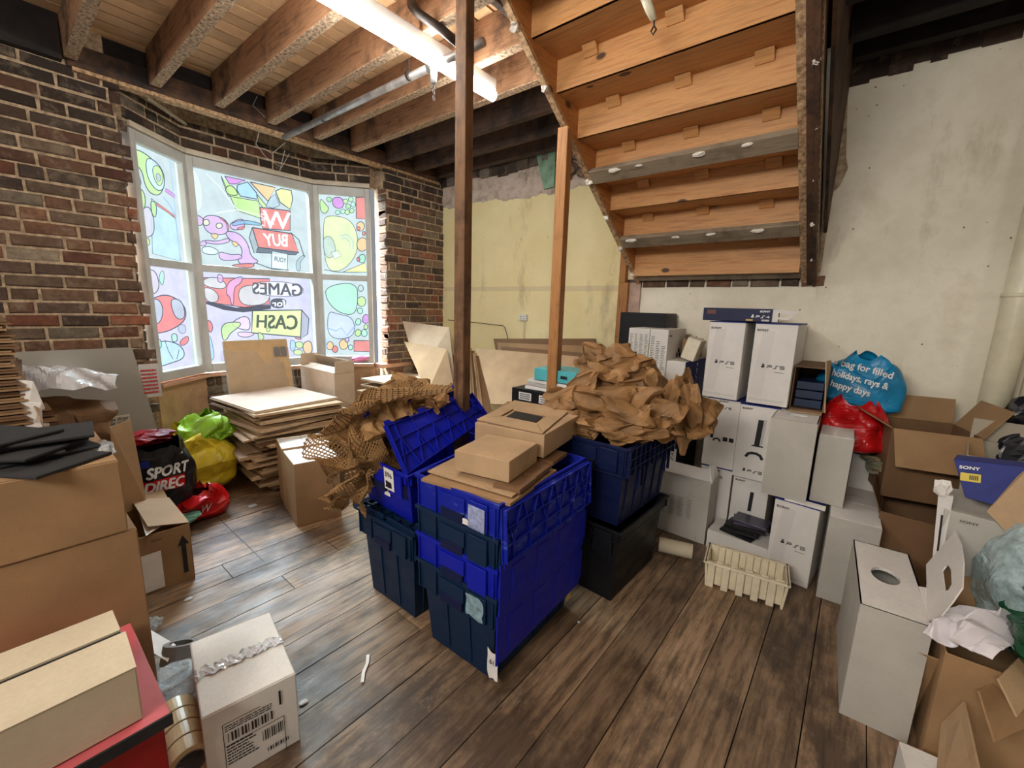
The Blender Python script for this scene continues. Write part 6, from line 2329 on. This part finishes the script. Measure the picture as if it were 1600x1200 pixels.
roll('paper_roll', 'roll of cream paper lying on the floor by the navy crate foot', R0, R1, .042, .018, 'cream_card')['category'] = 'paper roll'
ro, To = carton('flat_carton', 'low white carton on the floor carrying the dark game cases', 'box', -.555, -.232, 2.600, 2.815, 0, .115, -2, mat='white_card', lid_seam=False)
gk = [(-.40, 2.68, .118, -12), (-.395, 2.69, .134, 6), (-.385, 2.70, .150, -6), (-.36, 2.70, .166, 4), (-.355, 2.71, .182, 10), (-.35, 2.70, .198, -4)]
for k, (gx, gy, gz, ya) in enumerate(gk):
    simplebox('game_case', 'dark game case on the low white carton, %s from the bottom' % ordn[k], 'case', gx - .09, gx + .09, gy - .065, gy + .065, gz, gz + .015, ['black_pl', 'foam'][k % 2] if k < 4 else simple('slate_case_%d' % k, (62, 60, 78), .35, .1, 6, .05), yaw=ya, group='dark game cases')
# pulp tray
F_, L_ = onz(1220, 953, 0), onz(1103, 915, 0)
pt_ = thing('pulp_tray', 'cream ribbed moulded packing tray on the floor before the console cartons', 'tray', ((F_ + L_) / 2))
ux = (F_ - L_)
Wt = .335
yawt = math.atan2(ux.y, ux.x)
Tt_ = Matrix.Translation((F_ + L_) / 2) @ Matrix.Rotation(yawt, 4, 'Z')
mb = MB()
mb.T = Tt_
D_, H_ = .15, .15
# fluted walls
NF = 5


def flute(s):
    return .014 * (1 if (s * NF) % 1.0 < .5 else 0)


def wallstrip(y, sgn):
    prev = None
    N2 = NF * 2
    for k in range(N2):
        a, b = -Wt / 2 + Wt * k / N2, -Wt / 2 + Wt * (k + 1) / N2
        dd = (.016 if k % 2 == 0 else 0) * sgn
        lo = .0 if k % 2 == 0 else .012
        mb.hexa([(a, y - .006 + dd, lo), (b, y - .006 + dd, lo), (b, y + .006 + dd, lo), (a, y + .006 + dd, lo)],
                [(a - .0, y - .006 + dd - sgn * -.012, H_), (b, y - .006 + dd + sgn * .012, H_), (b, y + .006 + dd + sgn * .012, H_), (a, y + .006 + dd + sgn * .012, H_)])


wallstrip(0.02, -1)
wallstrip(D_, 1)
for sx in (-1, 1):
    mb.hexa([(sx * Wt / 2 - .006, 0, 0), (sx * Wt / 2 + .006, 0, 0), (sx * Wt / 2 + .006, D_ + .02, 0), (sx * Wt / 2 - .006, D_ + .02, 0)],
            [(sx * (Wt / 2 + .012) - .006, -.01, H_), (sx * (Wt / 2 + .012) + .006, -.01, H_), (sx * (Wt / 2 + .012) + .006, D_ + .03, H_), (sx * (Wt / 2 + .012) - .006, D_ + .03, H_)])
mb.box(-Wt / 2, Wt / 2, .02, D_, .02, .03)
for k in range(6):
    xk = -Wt / 2 + .03 + k * .055
    mb.box(xk, xk + .014, .02, D_, .03, .075)
mb.build('tray_body', 'pulp', pt_, .004)
mb = MB()
mb.T = Tt_
mb.box(-Wt / 2 - .02, Wt / 2 + .02, -.026, -.008, H_ - .012, H_ + .0)
mb.box(-Wt / 2 - .02, Wt / 2 + .02, D_ + .018, D_ + .036, H_ - .012, H_ + .0)
mb.box(-Wt / 2 - .022, -Wt / 2 - .004, -.026, D_ + .036, H_ - .012, H_ + .0)
mb.box(Wt / 2 + .004, Wt / 2 + .022, -.026, D_ + .036, H_ - .012, H_ + .0)
mb.build('rim', 'pulp', pt_, .003)

# ---------------- far right pile ----------------------------------------------
vb = thing('open_carton', 'brown carton on its side holding dark blue packets beside the console cartons', 'box', (-.19, 3.07, .875))
mb = MB()
for b_ in ((-.265, -.105, 2.86, 3.27, .875, .881), (-.265, -.105, 2.86, 3.27, 1.115, 1.121), (-.265, -.259, 2.86, 3.27, .881, 1.115), (-.111, -.105, 2.86, 3.27, .881, 1.115), (-.259, -.111, 3.264, 3.27, .881, 1.115)):
    mb.box(*b_)
mb.build('box_body', 'kraft_dark', vb, .001)
mb = MB()
mb.hexa([(-.108, 2.86, .875), (-.103, 2.86, .875), (-.103, 2.86, 1.16), (-.108, 2.86, 1.17)], [(-.095, 2.74, .90), (-.090, 2.74, .90), (-.120, 2.74, 1.17), (-.125, 2.74, 1.17)])
mb.build('flap', 'kraft', vb)
mb = MB()
mb.hexa([(-.262, 2.86, .872), (-.108, 2.86, .872), (-.108, 2.79, .872), (-.262, 2.79, .872)], [(-.262, 2.86, .877), (-.108, 2.86, .877), (-.108, 2.79, .877), (-.262, 2.79, .877)])
mb.build('flap', 'kraft', vb)
for k in range(3):
    simplebox('blue_packet', 'dark blue packet in the open carton, %s from the bottom' % ordn[k], 'packet', -.25, -.12, 2.90 + .01 * k, 3.24, .885 + k * .05, .93 + k * .05, simple('navy_packet_%d' % k, (22, 44, 78), .5, .2, 8, .1), yaw=0)
simplebox('storage_box', 'brown box at the back beneath the open carton of blue packets', 'box', -.27, -.115, 3.09, 3.28, 0, .87, 'kraft_dark')
r, mbl, T = bag('shopping_bag', 'turquoise carrier bag with white slogan lettering against the white wall', Vector((.01, 3.10, .86)), .40, .20, .33, -4, 'blue_bag', 61, .10, (0, 7), .35, freq=1.8)
for k, (s, w_t) in enumerate((('a bag for filled', .26), ('holidays, rays &', .25), ('happy days', .18))):
    decal(mbl, s, Vector((-.10 + k * .0, 2.9, 1.125 - k * .062)), Vector((1, 0, -.2)), Vector((.15, 0, 1)), w_t, .046, 'ink_white', r, off=.006, bold=.0012)
bag('plastic_bag', 'bright red carrier bag slumped under the turquoise bag', Vector((.03, 2.98, .66)), .30, .24, .29, 0, 'red_bag', 64, .14, (0, 0), .5)
simplebox('storage_box', 'white carton end beneath the red carrier bag', 'box', .055, .20, 3.03, 3.25, 0, .64, 'white_card')
carton('open_carton', 'big brown carton with splayed flaps by the foot of the waste pipe', 'box', .15, .48, 2.84, 3.15, .50, .86, 12, mat='kraft_dark', open_={'F': (235, .20), 'R': (120, .16), 'L': (150, .14), 'B': (100, .13)}, flapmat='kraft_warm')
carton('open_carton', 'dark brown carton on the floor right of the plain white cartons', 'box', .20, .50, 2.62, 3.05, 0, .48, -4, mat='kraft_dark', open_={'L': (110, .12), 'B': (92, .1)})
crumpled_ball('packing_scrap', 'brown and green packing scraps under the red carrier bag', 'paper', (.19, 2.92, .63), .07, simple('mottled_scrap', (140, 110, 76), .7, .2, 9, .3, c2=(74, 96, 84)), 81, .5, squash=(1.3, 1, .6))
carton('open_carton', 'large pale open carton at the right edge holding a blue console box', 'box', .44, 1.02, 2.52, 2.92, .20, .84, -8, mat=card('pale_inside_card', (176, 166, 146), .06), open_={'B': (88, .10)})
Q = [ony(1490, 717, 2.40), ony(1612, 731, 2.36), ony(1585, 798, 2.30), ony(1508, 777, 2.34)]
rs1 = thing('console_sleeve', 'royal blue console box with yellow price label in front of the pale open carton', 'box', Q[3])
mb = MB()
mb.hexa(Q, [q_ + Vector((.02, .09, .0)) for q_ in Q])
mb.build('box_body', 'ps_blue', rs1, .002)
ur = (Q[1] - Q[0]).normalized()
uu = (Q[0] - Q[3]).normalized()
nn = ur.cross(uu).normalized()
uu = nn.cross(ur)
letter('SONY', Q[0] + ur * .018 - uu * .035, ur, uu, .055, .012, 'ink_white', rs1, off=.003, bold=.0006)
patch('yellow_label', Q[0] + ur * .022 - uu * .082, ur, uu, .055, .032, simple('yellow_label', (226, 200, 60), .5, .05, 5, 0), rs1, .003)
for k in range(5):
    patch('barcode_bar', Q[0] + ur * (.047 + k * .005) - uu * .075, ur, uu, .003, .018, 'ink', rs1, .004)
# upright torn white sleeve + grey box
rw, _ = carton('console_carton', 'grey white console carton behind the torn white flap, lettered at its corner', 'box', .355, .52, 2.20, 2.52, .0, .695, -8, mat='grey_card', lid_seam=False, group=None)
letter('SONY', (.375, 2.205, .665), X, U, .05, .010, 'ink', rw, off=.012)
mb = MB()
c = [ony(1466, 772, 2.24), ony(1490, 776, 2.22), ony(1472, 872, 2.18), ony(1456, 880, 2.20)]
ts = thing('torn_sleeve', 'upright torn white card sleeve with a dark slot at right', 'card', c[3])
mb.hexa(c, [p + Vector((.004, .02, 0)) for p in c])
mb.build('card_panel', 'white_card', ts, .001)
mb = MB()
a, b = c[0].lerp(c[1], .45), c[3].lerp(c[2], .5)
stroke(mb, [(0, 0), (0, .14)], .006, b.lerp(a, .15) + Vector((-.002, -.004, 0)), Vector((1, 0, 0)), (a - b).normalized(), Vector((0, -.002, 0)))
mb.build('slot', 'frame_gap', ts)
crumpled_ball('torn_corner', None, None, ony(1472, 762, 2.23), .030, 'paper', 91, .6, parent=ts, squash=(.8, .6, 1.2), sub=2)
# bags at right
bag('bubble_wrap', 'bulging translucent bubble wrap bag at the right edge', Vector((.63, 2.08, .30)), .34, .32, .44, 10, 'bubble', 95, .12, (0, -6), .5)[0]['category'] = 'wrap'
bag('plastic_bag', 'dark green plastic bag spilling over the bubble wrap at the right edge', Vector((.62, 1.88, .36)), .28, .28, .30, 0, 'green_bag', 97, .2, (0, 0), .5)
bag('bin_bag', 'black bin bag behind the waste pipe at the right edge', Vector((.78, 3.08, .70)), .42, .34, .34, 0, 'black_bag', 99, .25, (0, 0), .5)
simplebox('storage_box', 'dark box under the black bin bag', 'box', .68, 1.1, 2.92, 3.24, 0, .69, 'kraft_dark')
simplebox('storage_box', 'dark box beneath the bubble wrap bag', 'box', .46, .86, 2.12, 2.24, 0, .29, 'kraft_dark')
sheet('card_flap', 'tan card corner entering at the right edge over the blue console box', 'cardboard', [ony(1542, 800, 2.2), ony(1620, 880, 2.1), ony(1620, 720, 2.25), ony(1590, 745, 2.25)], 'kraft', .01)
# bottom right open carton with mailer
rfc, _ = carton('open_carton', 'open brown carton in the right foreground under the crumpled white mailer', 'box', .325, .70, 1.74, 2.10, .0, .40, 2, mat='kraft_warm', open_={'B': (100, .1), 'R': (120, .12)})
mb = MB()
PA = [onz(1443, 972, .46), onz(1548, 1030, .44), onz(1612, 975, .47), onz(1500, 950, .50)]
mb.grid(lambda u, v: ((PA[0] * (1 - u) + PA[1] * u) * (1 - v) + (PA[3] * (1 - u) + PA[2] * u) * v) + crumple(Vector((u, v, .2)), 5, .045, 2.2) + Vector((0, 0, .03 * math.sin(PI * u) - .03 * (1 - v))), 36, 26)
ml = tag(mb.build('plastic_mailer', simple('white_mailer_film', (232, 226, 230), .35, .06, 8, .2, 25), solid=.003), 'crumpled white plastic mailer draped over the front brown carton', 'mailer')
for k, (q, z0_, z1_, mt, lb) in enumerate((
        ([(1424, 1015), (1540, 1062), (1500, 1140), (1418, 1120)], .34, .0, 'kraft_warm', 'brown flap hanging just right of the round-hole carton'),
        ([(1505, 1095), (1530, 1210), (1460, 1230), (1470, 1130)], .30, .18, 'kraft', 'creased kraft flap standing at the bottom right'),
        ([(1530, 1080), (1600, 1040), (1640, 1120), (1555, 1160)], .36, .30, 'kraft_warm', 'broad kraft flap folding toward the bottom right corner'),
        ([(1560, 1060), (1620, 1000), (1640, 1060), (1590, 1120)], .42, .38, 'kraft', 'upper kraft flap at the right edge beneath the mailer'))):
    zs = [z0_, z0_, z1_, z1_]
    sheet('flap', None, None, [onz(a, b, zz) for (a, b), zz in zip(q, zs)], mt, .006, parent=rfc)
A_, B_ = onz(1405, 1157, .12), onz(1500, 1198, .12)
u_ = (B_ - A_) * 1.6
v_ = Vector((u_.y, -u_.x, 0)).normalized() * .22
mb = MB()
q4 = [A_, A_ + u_, A_ + u_ + v_, A_ + v_]
mb.hexa([Vector((q_.x, q_.y, 0)) for q_ in q4], q4)
tag(mb.build('white_carton', 'white_card', bevel=.003), 'corner of a plain white carton cut off by the bottom edge at right', 'box')

# floor litter
mb = MB()
pts = [onz(566, 1066, .004), onz(568, 1050, .004), onz(574, 1036, .006), onz(575, 1023, .004)]
for a, b in zip(pts, pts[1:]):
    d = (b - a).normalized()
    n = Vector((-d.y, d.x, 0)) * .006
    mb.hexa([a - n, a + n, b + n, b - n], [p + Vector((0, 0, .001)) for p in (a - n, a + n, b + n, b - n)])
tag(mb.build('paper_strip', 'paper'), 'thin white paper strip lying on the floor left of the blue crates', 'litter')
for k, (q, r, m_, lb) in enumerate((((474, 1097), .012, 'paper', 'small white paper crumb right of the white shipping carton'), ((904, 972), .006, 'paper', 'tiny white crumb by the foot of the front crates'), ((294, 936), .012, 'ink_pale', 'pale round fleck on the boards near the arrow carton'),
                                   ((448, 768), .016, 'ink_pale', 'pale torn sticker on the boards beside the recycling-mark carton'), ((395, 790), .018, 'ink_pale', 'torn pale paper fleck on the boards before the carton pile'))):
    tag(crumpled_ball('paper_crumb', None, None, onz(q[0], q[1], .004), r, m_, 700 + k, .4, squash=(1, 1.4, .25), sub=2), lb, 'litter')
